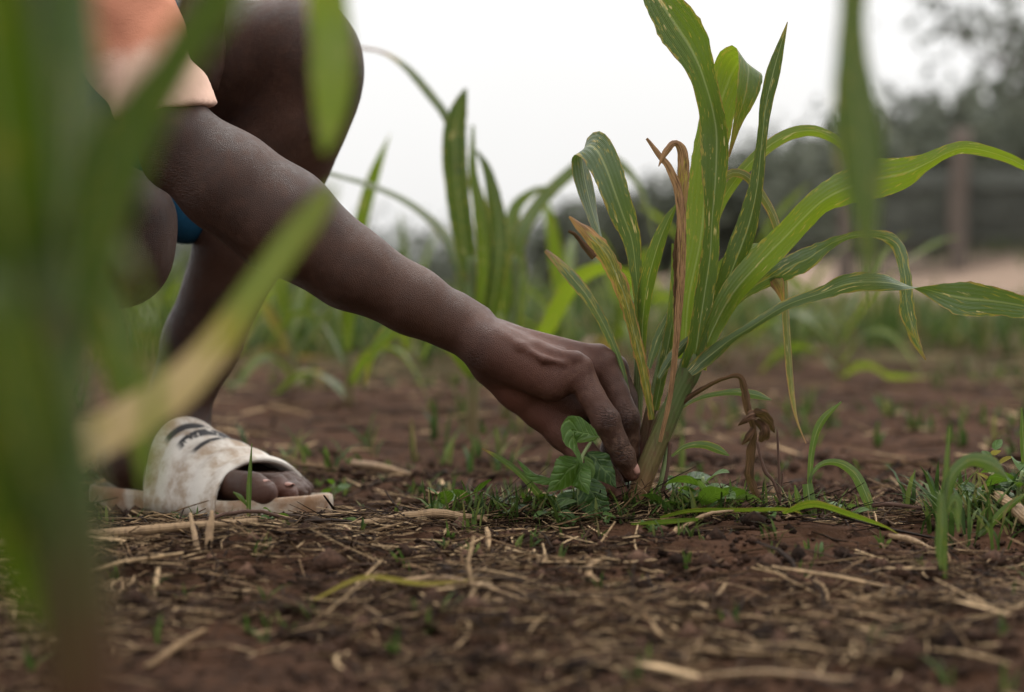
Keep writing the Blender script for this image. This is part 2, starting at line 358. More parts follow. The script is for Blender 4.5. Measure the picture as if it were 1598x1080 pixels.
def plain(name, col, rough, nscale=60, var=.25, bump=.3, dist=.001, spec=.4):
    m, t, o = mat(name); b = NB(t); ob = b.co('Object'); n = b.noise(ob, nscale, 4)
    c = b.mix(n, tuple(x * (1 - var) for x in col), tuple(min(1, x * (1 + var)) for x in col))
    b.out(o, b.bsdf(c, rough, b.bump(b.noise(ob, nscale * 6, 3), bump, dist), spec)); return m
M['nail'] = plain('fingernail', (.36, .19, .15), .3, 80, .15, .1)
def cloth(name, col, faded=None):
    m, t, o = mat(name); b = NB(t); ob = b.co('Object')
    c = b.mix(b.noise(ob, 18, 4), tuple(x * .85 for x in col), tuple(min(1, x * 1.1) for x in col))
    if faded: c = b.mix(b.rng(b.math('ADD', b.attr('fade'), b.math('MULTIPLY', b.math('SUBTRACT', b.noise(ob, 40, 4), .5), .5)), .25, .75), c, faded)     # washed-out dye towards the hem
    b.out(o, b.bsdf(c, .9, b.bump(b.math('ADD', b.math('MULTIPLY', b.noise(ob, 90, 3), 2.), b.noise(ob, 900, 2)), .4, .0008), .2)); return m
M['coral'] = cloth('faded_coral_cotton', (.50, .21, .13), (.68, .45, .35)); M['blue'] = cloth('blue_cotton', (.008, .055, .11))
def sandal_mat():
    m, t, o = mat('sandal_strap'); b = NB(t); ob = b.co('Object'); uv = b.n('ShaderNodeSeparateXYZ', i0=b.co('UV'))
    v = uv.outputs[1]
    c = b.mix(b.rng(b.noise(ob, 38, 5, .65), .40, .66), (.62, .57, .51), (.33, .24, .165))
    for a, z in ((.10, .17), (.28, .36), (.48, .53)):
        s_ = b.math('MULTIPLY', b.rng(v, a, a + .02), b.rng(v, z, z - .02)); s_ = b.math('MULTIPLY', s_, b.math('MULTIPLY', b.rng(uv.outputs[0], .26, .32), b.rng(uv.outputs[0], .80, .72)))
        c = b.mix(b.math('MULTIPLY', s_, b.rng(b.noise(ob, 90, 2), .3, .42)), c, (.03, .028, .03))
    b.out(o, b.bsdf(c, .6, b.bump(b.noise(ob, 200, 3), .3, .001), .3)); return m
M['strap'] = sandal_mat()
def sole_mat():
    m, t, o = mat('sandal_sole'); b = NB(t); ob = b.co('Object')
    c = b.mix(b.rng(b.noise(ob, 30, 5, .65), .36, .62), (.42, .36, .29), (.23, .13, .07)); b.out(o, b.bsdf(c, .75, b.bump(b.noise(ob, 150, 4), .4, .002), .3)); return m
M['sole'] = sole_mat()
M['bark'] = plain('bark', (.10, .075, .055), .9, 14, .4, .8, .02)
M['post'] = plain('weathered_post', (.105, .083, .068), .9, 10, .3, .6, .01)
M['picket'] = plain('dark_pickets', (.075, .078, .066), .85, 12, .35, .4, .01)
M['treeleaf'] = rnd_mat('tree_leaf', [(0, (.075, .085, .064)), (.6, (.12, .13, .098)), (1, (.17, .18, .14))], .6, 3, .1, .25)
M['cane'] = stem_mat('dry_cane', (.26, .165, .09), (.30, .20, .115), -.02, .06, (.13, .07, .04))
M['twig'] = plain('dark_twig', (.07, .035, .022), .85, 120, .4, .5, .001)
M['greenstem'] = plain('green_stalk', (.15, .19, .07), .5, 80, .25, .2)

# ------------------------------------------------------------------ ground
def height(x, y):
    x = np.asarray(x, float); y = np.asarray(y, float)
    near = 1 - sstep(3, 8, np.abs(y))
    z = .020 * vnoise(x * 2.3 + 5.2, y * 2.3 + 1.1, 1) + .012 * vnoise(x * 7, y * 7, 2) + .008 * vnoise(x * 19, y * 19, 3)
    z = z + near * (.0062 * vnoise(x * 48, y * 48, 4) + .0042 * vnoise(x * 105, y * 105, 5) + .0024 * vnoise(x * 230, y * 230, 6))
    flat = np.exp(-((x - .08) ** 2 + y ** 2) / .15 ** 2)
    z = z * (1 - .5 * flat) + .004 * flat
    ft = np.exp(-(((x + .24) / .16) ** 2 + ((y - .2) / .16) ** 2))                   # trodden flat under the foot
    z = z * (1 - .9 * ft) - .012 * ft
    z = z - .02 * sstep(-.25, -.7, y) * .5
    bank = sstep(8.5, 13, y) * sstep(.7, 3.6, x)
    z = z + .34 * bank + .10 * sstep(3.0, 6.0, x) * sstep(10, 14, y) + .5 * vnoise(x * .08, y * .08, 9) * sstep(25, 60, y)
    return z
def axis(lo, hi, step, far, g=1.09):
    a = list(np.arange(lo, hi, step)); s = step; v = a[-1]
    up = []
    while v < far: s *= g; v += s; up.append(v)
    s = step; v = a[0]; dn = []
    while v > -far: s *= g; v -= s; dn.append(v)
    return np.array(dn[::-1] + a + up)
gx = axis(-.46, .46, .0033, 420); gy = axis(-.68, .42, .0033, 420)
GX, GY = np.meshgrid(gx, gy); GZ = height(GX, GY)
ii = np.arange(GX.size).reshape(GX.shape)
gf = np.stack([ii[:-1, :-1], ii[:-1, 1:], ii[1:, 1:], ii[1:, :-1]], -1).reshape(-1, 4)
tag(mesh_obj('ground', np.stack([GX, GY, GZ], -1).reshape(-1, 3), gf, M['soil']), 'bare reddish brown field soil', None, kind='structure')
def hz(x, y): return float(height(np.array([x]), np.array([y]))[0])

# loose pieces: batches of short bent strips
def strips(x, y, z, L, wd, az, tilt, bend, nring=4, nsec=3):
    n = len(x); t = np.linspace(-.5, .5, nring)
    dx, dy = np.cos(az), np.sin(az)
    c = np.zeros((n, nring, 3))
    c[..., 0] = x[:, None] + dx[:, None] * t * L[:, None] - dy[:, None] * (t ** 2) * bend[:, None] * L[:, None]
    c[..., 1] = y[:, None] + dy[:, None] * t * L[:, None] + dx[:, None] * (t ** 2) * bend[:, None] * L[:, None]
    c[..., 2] = z[:, None] + np.sin(tilt)[:, None] * (t + .15) * L[:, None] + rng.normal(0, .014, (n, nring)) * L[:, None]
    th = np.linspace(0, 2 * np.pi, nsec, endpoint=False)
    s = np.stack([-dy, dx, np.zeros(n)], 1)[:, None, None, :]; up = np.array([0, 0, 1.])
    taper = (1 - .35 * np.abs(t * 2) ** 3)[None, :, None, None]
    V = c[:, :, None, :] + wd[:, None, None, None] * taper * (np.cos(th)[None, None, :, None] * s + .45 * np.sin(th)[None, None, :, None] * up)
    base = np.arange(n * nring * nsec).reshape(n, nring, nsec); nb = np.roll(base, -1, 2)
    F = np.stack([base[:, :-1], nb[:, :-1], nb[:, 1:], base[:, 1:]], -1).reshape(-1, 4)
    return V.reshape(-1, 3), F, np.repeat(rng.random(n), nring * nsec)
def litter_density(x, y):
    d = .12 + 2.3 * (vnoise(x * 8, y * 8, 21) + .16) + .8 * vnoise(x * 23, y * 23, 22) + .75 * np.exp(-((y + .26) / .22) ** 2) * (1 - .75 * sstep(.05, .22, x) * sstep(-.1, -.25, y))
    d = d + 1.0 * np.exp(-((x - .10) ** 2 / .14 ** 2 + (y + .01) ** 2 / .05 ** 2))
    d = np.where((y > .15), d * .22, d); d = np.where((x < -.12) & (y > .02) & (y < .4), d * .3, d)
    return np.clip(d, 0, 1.4)
def scatter(n, x0, x1, y0, y1, dens):
    xs = rng.uniform(x0, x1, n * 4); ys = rng.uniform(y0, y1, n * 4); k = rng.random(n * 4) * 1.4 < dens(xs, ys)
    return xs[k][:n], ys[k][:n]
x, y = scatter(15000, -.5, .5, -.66, .55, litter_density); n = len(x)
L = rng.gamma(1.9, .010, n) + .005; wd = rng.uniform(.0002, .0009, n) * (1 + 14 * L)
V, F, rr = strips(x, y, height(x, y) + .0015 + rng.random(n) * .004, L, wd, rng.uniform(0, 6.28, n), np.where(rng.random(n) < .2, rng.normal(.08, .26, n), rng.normal(.03, .12, n)), rng.normal(0, .25, n), 4)
tag(mesh_obj('straw_litter', V, F, M['straw'], attrs={'rnd': rr}), 'broken dry straw and leaf litter strewn over the soil', 'straw', kind='stuff')
x, y = scatter(5200, -1.6, 1.6, -1.7, 4.0, lambda a, b_: np.full(len(a), .8)); n = len(x)
L = rng.gamma(2.2, .02, n) + .01; wd = rng.uniform(.0012, .004, n)
V, F, rr = strips(x, y, height(x, y) + .003, L, wd, rng.uniform(0, 6.28, n), rng.normal(.02, .12, n), rng.normal(0, .4, n))
tag(mesh_obj('far_straw', V, F, M['straw'], attrs={'rnd': rr}), 'scattered dry straw on the bare soil further back', 'straw', kind='stuff')
# longer straws lying flat
x, y = scatter(400, -.5, .5, -.64, .3, litter_density); n = len(x)
V, F, rr = strips(x, y, height(x, y) + .003 + rng.random(n) * .003, rng.uniform(.025, .075, n), rng.uniform(.0004, .0009, n), rng.uniform(0, 6.28, n), rng.normal(0, .08, n), rng.normal(0, .12, n), 6)
tag(mesh_obj('long_straw_litter', V, F, M['straw'], attrs={'rnd': .35 + .65 * rr}), 'longer pale straws lying flat among the litter', 'straw', kind='stuff')
# crumbs of soil
ico = np.array([[0, 0, 1], [.9, 0, .35], [.28, .85, .35], [-.72, .53, .35], [-.72, -.53, .35], [.28, -.85, .35], [0, 0, -.5]])
icf = np.array([[0, 1, 2], [0, 2, 3], [0, 3, 4], [0, 4, 5], [0, 5, 1], [6, 2, 1], [6, 3, 2], [6, 4, 3], [6, 5, 4], [6, 1, 5]])
x, y = scatter(19000, -.5, .5, -.66, .7, lambda a, b_: np.clip(.5 + 1.6 * vnoise(a * 14, b_ * 14, 31), .1, 1.4)); n = len(x)
r_ = rng.gamma(1.5, .0009, n) + .0006; r_ = np.minimum(r_, .011); big = rng.random(n) < .010; r_ = np.where(big, rng.uniform(.004, .011, n), r_); sc3 = r_[:, None, None] * rng.uniform(.6, 1.4, (n, 7, 3))
V = ico[None] * sc3; a_ = rng.uniform(0, 6.28, n); ca, sa = np.cos(a_)[:, None], np.sin(a_)[:, None]
V = np.stack([V[..., 0] * ca - V[..., 1] * sa, V[..., 0] * sa + V[..., 1] * ca, V[..., 2]], -1) + np.stack([x, y, height(x, y) + .0004], 1)[:, None]
F = (icf[None] + 7 * np.arange(n)[:, None, None]).reshape(-1, 3)
tag(mesh_obj('soil_crumbs', V.reshape(-1, 3), F, M['crumb'], attrs={'rnd': np.repeat(rng.random(n), 7)}), 'small crumbs and clods of brown soil', 'soil', kind='stuff')
# blades: batches of bent grass blades
def blades(x, y, z, H, wd, az, lean):
    n = len(x); t = np.array([0, .4, .75, 1.]); dx, dy = np.cos(az), np.sin(az)
    c = np.zeros((n, 4, 3)); b2 = (lean * H)[:, None] * t ** 1.8
    c[..., 0] = x[:, None] + dx[:, None] * b2; c[..., 1] = y[:, None] + dy[:, None] * b2
    c[..., 2] = z[:, None] + H[:, None] * (t - .35 * np.clip(lean, 0, 2)[:, None] * t ** 2.6)
    s = np.stack([-dy, dx, np.zeros(n)], 1)[:, None, :]; ww = wd[:, None, None] * np.array([.6, 1, .7, .05])[None, :, None]
    V = np.stack([c - s * ww, c + s * ww], 2); base = np.arange(n * 8).reshape(n, 4, 2)
    F = np.stack([base[:, :-1, 0], base[:, :-1, 1], base[:, 1:, 1], base[:, 1:, 0]], -1).reshape(-1, 4)
    return V.reshape(-1, 3), F, np.repeat(rng.random(n), 8)
def tufts(name, label, n, x0, x1, y0, y1, hmin, hmax, wmin, wmax, per, dens):
    x, y = scatter(n, x0, x1, y0, y1, dens); x = np.repeat(x, per) + rng.normal(0, hmin * .25, len(x) * per); y = np.repeat(y, per) + rng.normal(0, hmin * .25, len(y) * per); k = len(x)
    V, F, rr = blades(x, y, height(x, y) - .002, rng.uniform(hmin, hmax, k), rng.uniform(wmin, wmax, k), rng.uniform(0, 6.28, k), rng.uniform(.1, 1.1, k))
    return tag(mesh_obj(name, V, F, M['grassbit'], attrs={'rnd': rr}), label, 'grass', kind='stuff')
tufts('field_grass', 'thin grass and weeds covering the far field', 5200, -5, 7, 2.3, 16, .05, .17, .003, .008, 4, lambda a, b_: np.clip(.75 + 2.4 * vnoise(a * 1.3, b_ * 1.3, 41) - .5 * (1 - sstep(2.3, 4.5, b_)) - 1.1 * sstep(.7, 1.6, a) * sstep(7, 9, b_), 0, 1.4))
tufts('ground_sprouts', 'tiny green sprouts among the litter', 330, -.5, .5, -.6, .55, .006, .02, .0006, .0016, 4, lambda a, b_: np.clip(.25 + 1.8 * vnoise(a * 10, b_ * 10, 51) + .9 * np.exp(-((a - .06) ** 2 / .12 ** 2 + (b_ + .01) ** 2 / .05 ** 2)) + .6 * np.exp(-((a - .36) ** 2 / .06 ** 2 + (b_ + .04) ** 2 / .1 ** 2)), .03, 1.4))
tufts('back_sprouts', 'low green sprouts on the soil behind the plant', 420, -1.1, 1.2, .45, 2.6, .01, .05, .001, .003, 4, lambda a, b_: np.clip(.35 + 1.8 * vnoise(a * 3, b_ * 3, 52), .02, 1.4))

# dark matted litter heaped round the maize base
n = 2600; a_ = rng.uniform(0, 6.28, n); q = np.sqrt(rng.random(n)); x = .085 + .15 * q * np.cos(a_); y = -.012 + .045 * q * np.sin(a_)
V, F, rr = strips(x, y, height(x, y) + .002 + .012 * (1 - q) * rng.random(n), rng.gamma(2., .010, n) + .006, rng.uniform(.0004, .0012, n), rng.normal(0, .8, n), rng.normal(.05, .3, n), rng.normal(0, .8, n), 5)
tag(mesh_obj('matted_litter', V, F, M['straw'], attrs={'rnd': rr ** 1.9}), 'dark matted plant litter heaped round the maize base', 'litter', kind='stuff')

# tangled low grass round the maize base and at the right edge
tufts('mound_grass', 'tangled low green grass round the maize base', 150, -.06, .25, -.07, .06, .010, .034, .0006, .0015, 5, lambda a, b_: 1.4 * np.exp(-(((a - .085) / .12) ** 2 + ((b_ + .01) / .04) ** 2)))
tufts('edge_grass', 'low grass tangled with weeds at the right edge', 90, .27, .42, -.14, .06, .012, .05, .0007, .0020, 5, lambda a, b_: np.full(len(a), .9))
# ------------------------------------------------------------------ person: one continuous body grown from a distance field
class Field:
    def __init__(s, xs, ys, zs):
        s.ax = [np.asarray(a, np.float32) for a in (xs, ys, zs)]; s.f = np.full([len(a) for a in s.ax], .03, np.float32)
    def _sl(s, lo, hi):
        return tuple(slice(max(0, int(np.searchsorted(a, l)) - 1), min(len(a), int(np.searchsorted(a, h)) + 1)) for a, l, h in zip(s.ax, lo, hi))
    def cone(s, a, b, ra, rb, k=.004, flat=None, warp=None):
        """tapered limb from a to b; flat=(direction, factor): thinner along that direction"""
        a = np.asarray(a, float); b = np.asarray(b, float); pad = k + .010; rm = max(ra, rb) * (1.0 if flat is None else max(1., 1 / min(1., flat[1])) if flat[1] < 1 else 1.) + pad
        sl = s._sl(np.minimum(a, b) - rm, np.maximum(a, b) + rm)
        X = s.ax[0][sl[0]][:, None, None]; Y = s.ax[1][sl[1]][None, :, None]; Z = s.ax[2][sl[2]][None, None, :]
        if X.size * Y.size * Z.size == 0: return
        ab = b - a; L2 = max(float(ab @ ab), 1e-10)
        px, py, pz = X - a[0], Y - a[1], Z - a[2]
        h = np.clip((px * ab[0] + py * ab[1] + pz * ab[2]) / L2, 0, 1)
        dx, dy, dz = px - h * ab[0], py - h * ab[1], pz - h * ab[2]
        d2 = dx * dx + dy * dy + dz * dz
        if flat is not None:
            n_ = norm(flat[0]); q = dx * n_[0] + dy * n_[1] + dz * n_[2]; d2 = d2 + q * q * (flat[1] ** 2 - 1)
        d = np.sqrt(np.maximum(d2, 0)) - (ra + (rb - ra) * h)
        if warp is not None: d = d + warp(X, Y, Z, h)
        f = s.f[sl]; hh = np.maximum(k - np.abs(f - d), 0) / k
        s.f[sl] = np.minimum(f, d) - hh * hh * k * .25
    def cut(s, p, n_):
        n_ = norm(n_); X, Y, Z = s.ax; s.f = np.maximum(s.f, ((X[:, None, None] - p[0]) * n_[0] + (Y[None, :, None] - p[1]) * n_[1] + (Z[None, None, :] - p[2]) * n_[2]).astype(np.float32))
    def mesh(s):
        f = s.f; ins = f < 0; c = [ins[i:ins.shape[0] - 1 + i, j:ins.shape[1] - 1 + j, k:ins.shape[2] - 1 + k] for i in (0, 1) for j in (0, 1) for k in (0, 1)]
        anyi = np.logical_or.reduce(c); alli = np.logical_and.reduce(c); act = anyi & ~alli
        I = np.argwhere(act); m = len(I); ids = np.full(act.shape, -1, np.int32); ids[act] = np.arange(m)
        acc = np.zeros((m, 3)); cnt = np.zeros(m)
        corner = lambda o: f[I[:, 0] + o[0], I[:, 1] + o[1], I[:, 2] + o[2]]
        pos = lambda o: np.stack([s.ax[q][I[:, q] + o[q]] for q in range(3)], 1)
        for ax in range(3):
            for o1 in (0, 1):
                for o2 in (0, 1):
                    a = [0, 0, 0]; oth = [q for q in range(3) if q != ax]; a[oth[0]] = o1; a[oth[1]] = o2; b = list(a); b[ax] = 1
                    fa, fb = corner(a), corner(b); cr = (fa < 0) != (fb < 0); t = np.where(cr, fa / np.where(cr, fa - fb, 1), 0)[:, None]
                    pt = pos(a) * (1 - t) + pos(b) * t; acc[cr] += pt[cr]; cnt[cr] += 1
        V = acc / np.maximum(cnt, 1)[:, None]; faces = []
        for ax in range(3):
            a = np.moveaxis(ins, ax, 0); e = a[:-1] != a[1:]; u, v = [q for q in range(3) if q != ax]
            J = np.argwhere(e); full = np.zeros_like(J); full[:, ax] = J[:, 0]; full[:, u] = J[:, 1]; full[:, v] = J[:, 2]
            ok = (full[:, u] > 0) & (full[:, v] > 0) & (full[:, u] < act.shape[u]) & (full[:, v] < act.shape[v]); full = full[ok]
            q = []
            for du, dv in ((-1, -1), (0, -1), (0, 0), (-1, 0)):
                g_ = full.copy(); g_[:, u] += du; g_[:, v] += dv; q.append(ids[g_[:, 0], g_[:, 1], g_[:, 2]])
            q = np.stack(q, 1); st = ins[full[:, 0], full[:, 1], full[:, 2]]
            if ax == 1: st = ~st
            q[~st] = q[~st][:, ::-1]; faces.append(q[(q >= 0).all(1)])
        return V, np.vstack(faces)
def smooth(V, F, it=1, lam=.5):
    e = np.vstack([F[:, [0, 1]], F[:, [1, 2]], F[:, [2, 3]], F[:, [3, 0]]])
    for _ in range(it):
        acc = np.zeros_like(V); n_ = np.zeros(len(V))
        for q in range(3): acc[:, q] = np.bincount(e[:, 0], V[e[:, 1], q], len(V)) + np.bincount(e[:, 1], V[e[:, 0], q], len(V))
        n_ = np.bincount(e[:, 0], minlength=len(V)) + np.bincount(e[:, 1], minlength=len(V)); V = V * (1 - lam) + lam * acc / np.maximum(n_, 1)[:, None]
    return V
def graded(lo, flo, fhi, hi, fine, coarse, grow=1.12):
    mid = list(np.arange(flo, fhi, fine)); a, s_ = mid[-1], fine; up = []
    while a < hi: s_ = min(coarse, s_ * grow); a += s_; up.append(a)
    a, s_ = mid[0], fine; dn = []
    while a > lo: s_ = min(coarse, s_ * grow); a -= s_; dn.append(a)
    return np.array(dn[::-1] + mid + up)
B = Field(graded(-.62, -.035, .095, .105, .0009, .0036), graded(-.12, -.032, .064, .42, .0009, .005), graded(-.03, .012, .152, .90, .0009, .0045))
def C(a, b, ra, rb, k=.006, flat=None, warp=None):
    """limb between traced points (px, py, Y) with radii in photograph pixels at their depth"""
    B.cone(P(*a), P(*b), ra * SC(a[2]), rb * SC(b[2]), k, flat, warp)
# torso, neck, head
HIP = (-130, 225, .20); 
C(HIP, (-130, 20, .17), 175, 150, .03); C((-130, 20, .17), (-90, -280, .12), 150, 180, .03, ((.2, 1, 0), 1.15)); C((-110, -310, .20), (-40, -345, .05), 115, 96, .03)
C((-70, -360, .12), (-10, -500, .10), 78, 66, .03)
hd = (45, -635, .09); C((-10, -500, .10), hd, 66, 90, .02)
hc = P(*hd); fd = norm(np.array([.85, -.25, -.35])); upv = norm(np.array([.25, 0, .95])); sdv = np.cross(upv, fd)
B.cone(hc + upv * .02 - fd * .02, hc + upv * .025 + fd * .015, .082, .078, .02, (sdv, 1.1)); B.cone(hc - upv * .03 + fd * .02, hc - upv * .075 + fd * .045, .062, .034, .02, (sdv, 1.1))
B.cone(hc + fd * .085 + upv * .012, hc + fd * .105 - upv * .018, .008, .014, .012); B.cone(hc + fd * .088 - upv * .048 - sdv * .016, hc + fd * .088 - upv * .048 + sdv * .016, .009, .009, .008)
B.cone(hc + fd * .072 + upv * .035 - sdv * .04, hc + fd * .072 + upv * .035 + sdv * .04, .014, .014, .015)
for sg in (-1, 1): B.cone(hc + sdv * sg * .074 + upv * .015 - fd * .012, hc + sdv * sg * .078 - upv * .02, .014, .010, .008)
# the folded near leg
KN = (190, 348, .062)
C((-120, 250, .14), (60, 300, .08), 118, 104, .03); C((60, 290, .08), KN, 100, 80, .012); C(KN, (184, 392, .058), 80, 82, .012)
C((180, 395, .062), (60, 450, .10), 82, 76, .012); C((60, 450, .10), (-90, 620, .16), 74, 48, .02); C((-90, 620, .16), (-150, 740, .18), 42, 38, .02); C((-150, 752, .18), (-20, 775, .14), 36, 24, .02)
# the far leg: thigh, knee, calf, ankle
C((60, 160, .24), (300, 95, .22), 128, 92, .03); C((300, 95, .22), (468, 82, .20), 92, 78, .03)
C((468, 80, .20), (482, 92, .195), 80, 76, .02); C((492, 120, .20), (470, 190, .20), 62, 66, .02); C((478, 150, .21), (432, 250, .22), 72, 74, .02); C((432, 250, .22), (378, 380, .235), 74, 70, .02); C((378, 380, .235), (314, 535, .25), 70, 58, .012); C((314, 535, .25), (268, 655, .255), 58, 48, .012)
HE = P(185, 775, .275); TO = P(470, 792, .125); AX = norm(np.array([TO[0] - HE[0], TO[1] - HE[1], 0])); LAT = np.array([-AX[1], AX[0], 0.]); FL = np.linalg.norm((TO - HE)[:2]); GZF = hz(HE[0] * .5 + TO[0] * .5, HE[1] * .5 + TO[1] * .5)
SOLE_T = .016
def FT(t, l=0., z=0.): return HE * np.array([1, 1, 0]) + AX * FL * t + LAT * l + np.array([0, 0, GZF + SOLE_T + z])
B.cone(P(272, 655, .255), FT(.16, 0, .030), 42 * SC(.25), .026, .015); B.cone(FT(.05, 0, .024), FT(.16, 0, .026), .025, .027, .015)
B.cone(FT(.16, 0, .026), FT(.55, 0, .018), .026, .020, .015); B.cone(P(274, 668, .255), FT(.42, 0, .016), .026, .016, .012)
B.cone(FT(.5, -.014, .020), FT(.74, -.022, .012), .018, .014, .012); B.cone(FT(.5, .016, .018), FT(.70, .026, .010), .016, .012, .012)
for l, t1, r_ in ((-.028, 1.0, .0118), (-.0045, 1.0, .0085), (.012, .96, .0078), (.0265, .91, .0074), (.040, .85, .0074)):
    B.cone(FT(.70, l * .85, .014), FT(t1 - .10, l, .013 if r_ > .01 else .014), r_ * .95, r_, .0025); B.cone(FT(t1 - .10, l, .013), FT(t1 - .03, l * 1.03, r_ * .85), r_, r_ * .86, .003)
# reaching arm
C((-30, -300, .01), (215, 90, -.018), 80, 55, .02); C((215, 90, -.018), (276, 208, -.026), 55, 58, .008)
C((278, 226, -.026), (262, 256, -.030), 58, 38, .012)                                              # elbow point
C((282, 228, -.026), (352, 282, -.022), 62, 78, .008); C((352, 282, -.022), (440, 344, -.018), 78, 82, .008); C((440, 344, -.018), (546, 418, -.010), 82, 63, .008); C((546, 418, -.010), (643, 469, -.004), 63, 51, .008); C((643, 469, -.004), (734, 518, 0), 51, 42, .008)
C((380, 330, -.030), (560, 440, -.018), 40, 22, .014); C((330, 240, -.018), (470, 330, -.004), 40, 38, .014)      # forearm muscles
C((716, 480, .004), (750, 496, .008), 17, 15, .010)                                                # ulna head

# hand: metacarpals
for m_, r1 in (((898, 584, -.016), 26), ((934, 572, .006), 25), ((952, 580, .026), 25), ((946, 594, .042), 22)):
    C((752, 534, m_[2] * .5), m_, 38, r1, .006)
C((770, 552, -.006), (862, 596, -.014), 38, 31, .008); C((830, 600, .006), (893, 632, .014), 30, 24, .006); C((800, 590, .03), (905, 640, .03), 34, 28, .012); C((775, 545, .02), (900, 590, .03), 36, 30, .012)
for kx, ky, kY, kr in ((904, 565, -.019, 16), (942, 554, .004, 15), (960, 565, .025, 13)): C((kx - 6, ky - 2, kY), (kx + 4, ky + 5, kY), kr, kr, .005)
# veins and tendons on the back of the hand
for q in ([(775, 520, -.018), (812, 540, -.024), (850, 560, -.029), (880, 566, -.027)], [(812, 540, -.024), (840, 538, -.017), (880, 545, -.012)]):
    for a, b_ in zip(q[:-1], q[1:]): C(a, b_, 1.2, 1.2, .006)
C((790, 512, .002), (936, 547, .002), 4, 6, .005); C((790, 530, -.014), (898, 557, -.024), 4, 6, .005)
def finger(pts, k=.0030):
    for (a, ra), (b, rb) in zip(pts[:-1], pts[1:]): C(a, b, ra, rb, k)
finger([((902, 580, -.016), 25), ((924, 620, -.020), 20.5), ((946, 657, -.023), 22.5), ((961, 689, -.020), 18.5), ((973, 712, -.017), 18.5), ((986, 738, -.012), 13)], .0022)
finger([((940, 568, .006), 24), ((961, 612, .003), 20), ((977, 653, .000), 21.5), ((981, 684, .006), 17.5), ((981, 706, .009), 17), ((976, 740, .013), 13)], .0022)
finger([((955, 578, .027), 25), ((972, 620, .028), 22), ((978, 660, .028), 21), ((974, 705, .028), 17.5), ((964, 735, .026), 14)])
finger([((946, 592, .044), 22), ((958, 635, .047), 19), ((960, 668, .046), 18), ((952, 705, .042), 15), ((944, 728, .036), 12)])
# thumb, leaving the side of the palm near the wrist
C((772, 570, .006), (812, 610, .012), 36, 32, .008); finger([((806, 606, .010), 32), ((842, 640, .013), 27), ((880, 676, .012), 25), ((908, 706, .008), 21), ((930, 730, .004), 22), ((950, 752, 0), 20), ((968, 772, -.003), 15)], .005)
# the other hand, hanging beside the far thigh
C((-110, -310, .22), (180, -330, .18), 82, 60, .03); C((180, -330, .18), (318, -60, .13), 62, 38, .02); C((318, -60, .13), (318, 20, .125), 36, 34, .012, ((0, 1, 0), 1.3))
for fx, fl, dY in ((292, 118, .112), (310, 140, .118), (326, 150, .126), (340, 138, .134)):
    C((fx * .6 + 318 * .4, 20, dY), (fx, 75, dY), 17, 14.5, .004); C((fx, 75, dY), (fx - 2, 110, dY), 14.5, 12, .003); C((fx - 2, 110, dY), (fx - 6, fl, dY), 12, 9, .003)
C((300, -10, .118), (286, 40, .10), 18, 15, .008); C((286, 40, .10), (284, 78, .098), 15, 10, .004)
bv, bf = B.mesh(); bv = smooth(bv, bf, 2, .5)
def near(pts, rad):
    d = np.full(len(bv), 9.)
    for p_ in pts: d = np.minimum(d, np.linalg.norm(bv - p_, axis=1) / rad)
    return np.clip(1 - d, 0, 1)
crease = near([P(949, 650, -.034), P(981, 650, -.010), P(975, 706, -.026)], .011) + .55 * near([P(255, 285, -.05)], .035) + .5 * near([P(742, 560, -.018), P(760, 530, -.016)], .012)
palm = .75 * near([P(988, 745, -.008), P(972, 776, -.004), P(945, 760, -.004)], .016) + .55 * near([P(850, 655, -.005), P(900, 700, -.006), P(800, 625, 0)], .026) + .5 * near([P(850, 565, -.01)], .075)
palm += .7 * near([FT(.97, -.026, .008), FT(.95, -.006, .008)], .016)
pe = empty('person', (P(150, 800, .2)[0], .2, GZF), 'person in a coral shirt and blue shorts crouching to pull a weed beside the maize', 'person')
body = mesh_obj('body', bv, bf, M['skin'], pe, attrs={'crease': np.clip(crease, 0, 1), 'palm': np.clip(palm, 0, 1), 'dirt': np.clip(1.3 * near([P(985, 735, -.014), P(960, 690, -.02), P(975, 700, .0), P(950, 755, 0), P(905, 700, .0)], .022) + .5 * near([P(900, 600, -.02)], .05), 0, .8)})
# fingernails
def nail(c, along, up, l, w_, parent=body):
    a = norm(along); u_ = norm(np.asarray(up) - a * np.dot(a, up)); s_ = np.cross(a, u_); V, F = [], []
    nu, nv = 7, 9
    for i in range(nv):
        for j in range(nu):
            t = -1 + 2 * i / (nv - 1); q = -1 + 2 * j / (nu - 1); ww = w_ * (1 - .25 * max(0, abs(t)) ** 4)
            V.append(c + a * l * t * (1 - .12 * q * q) + s_ * ww * q - u_ * (.45 * ww * q * q) - u_ * .0006 * t * t)
    idx = np.arange(nu * nv).reshape(nv, nu); F = np.stack([idx[:-1, :-1], idx[:-1, 1:], idx[1:, 1:], idx[1:, :-1]], -1).reshape(-1, 4)
    o = mesh_obj('fingernail', np.array(V), F, M['nail'], parent); md = o.modifiers.new('thick', 'SOLIDIFY'); md.thickness = .0006; return o
ia = norm(P(986, 738, -.012) - P(973, 712, -.017)); nu_ = np.array([.72, -.55, .42]); nu_ = norm(nu_ - ia * (nu_ @ ia)); nail(P(982, 731, -.0135) + nu_ * (15.6 * SC(-.013)), ia, nu_, .0050, .0042)
for l, t1 in ((-.0285, .955), (-.0045, .955)): nail(FT(t1, l, .0205 if l < -.02 else .0165), AX, np.array([0, 0, 1.]), .006, .006 if l < -.02 else .004)
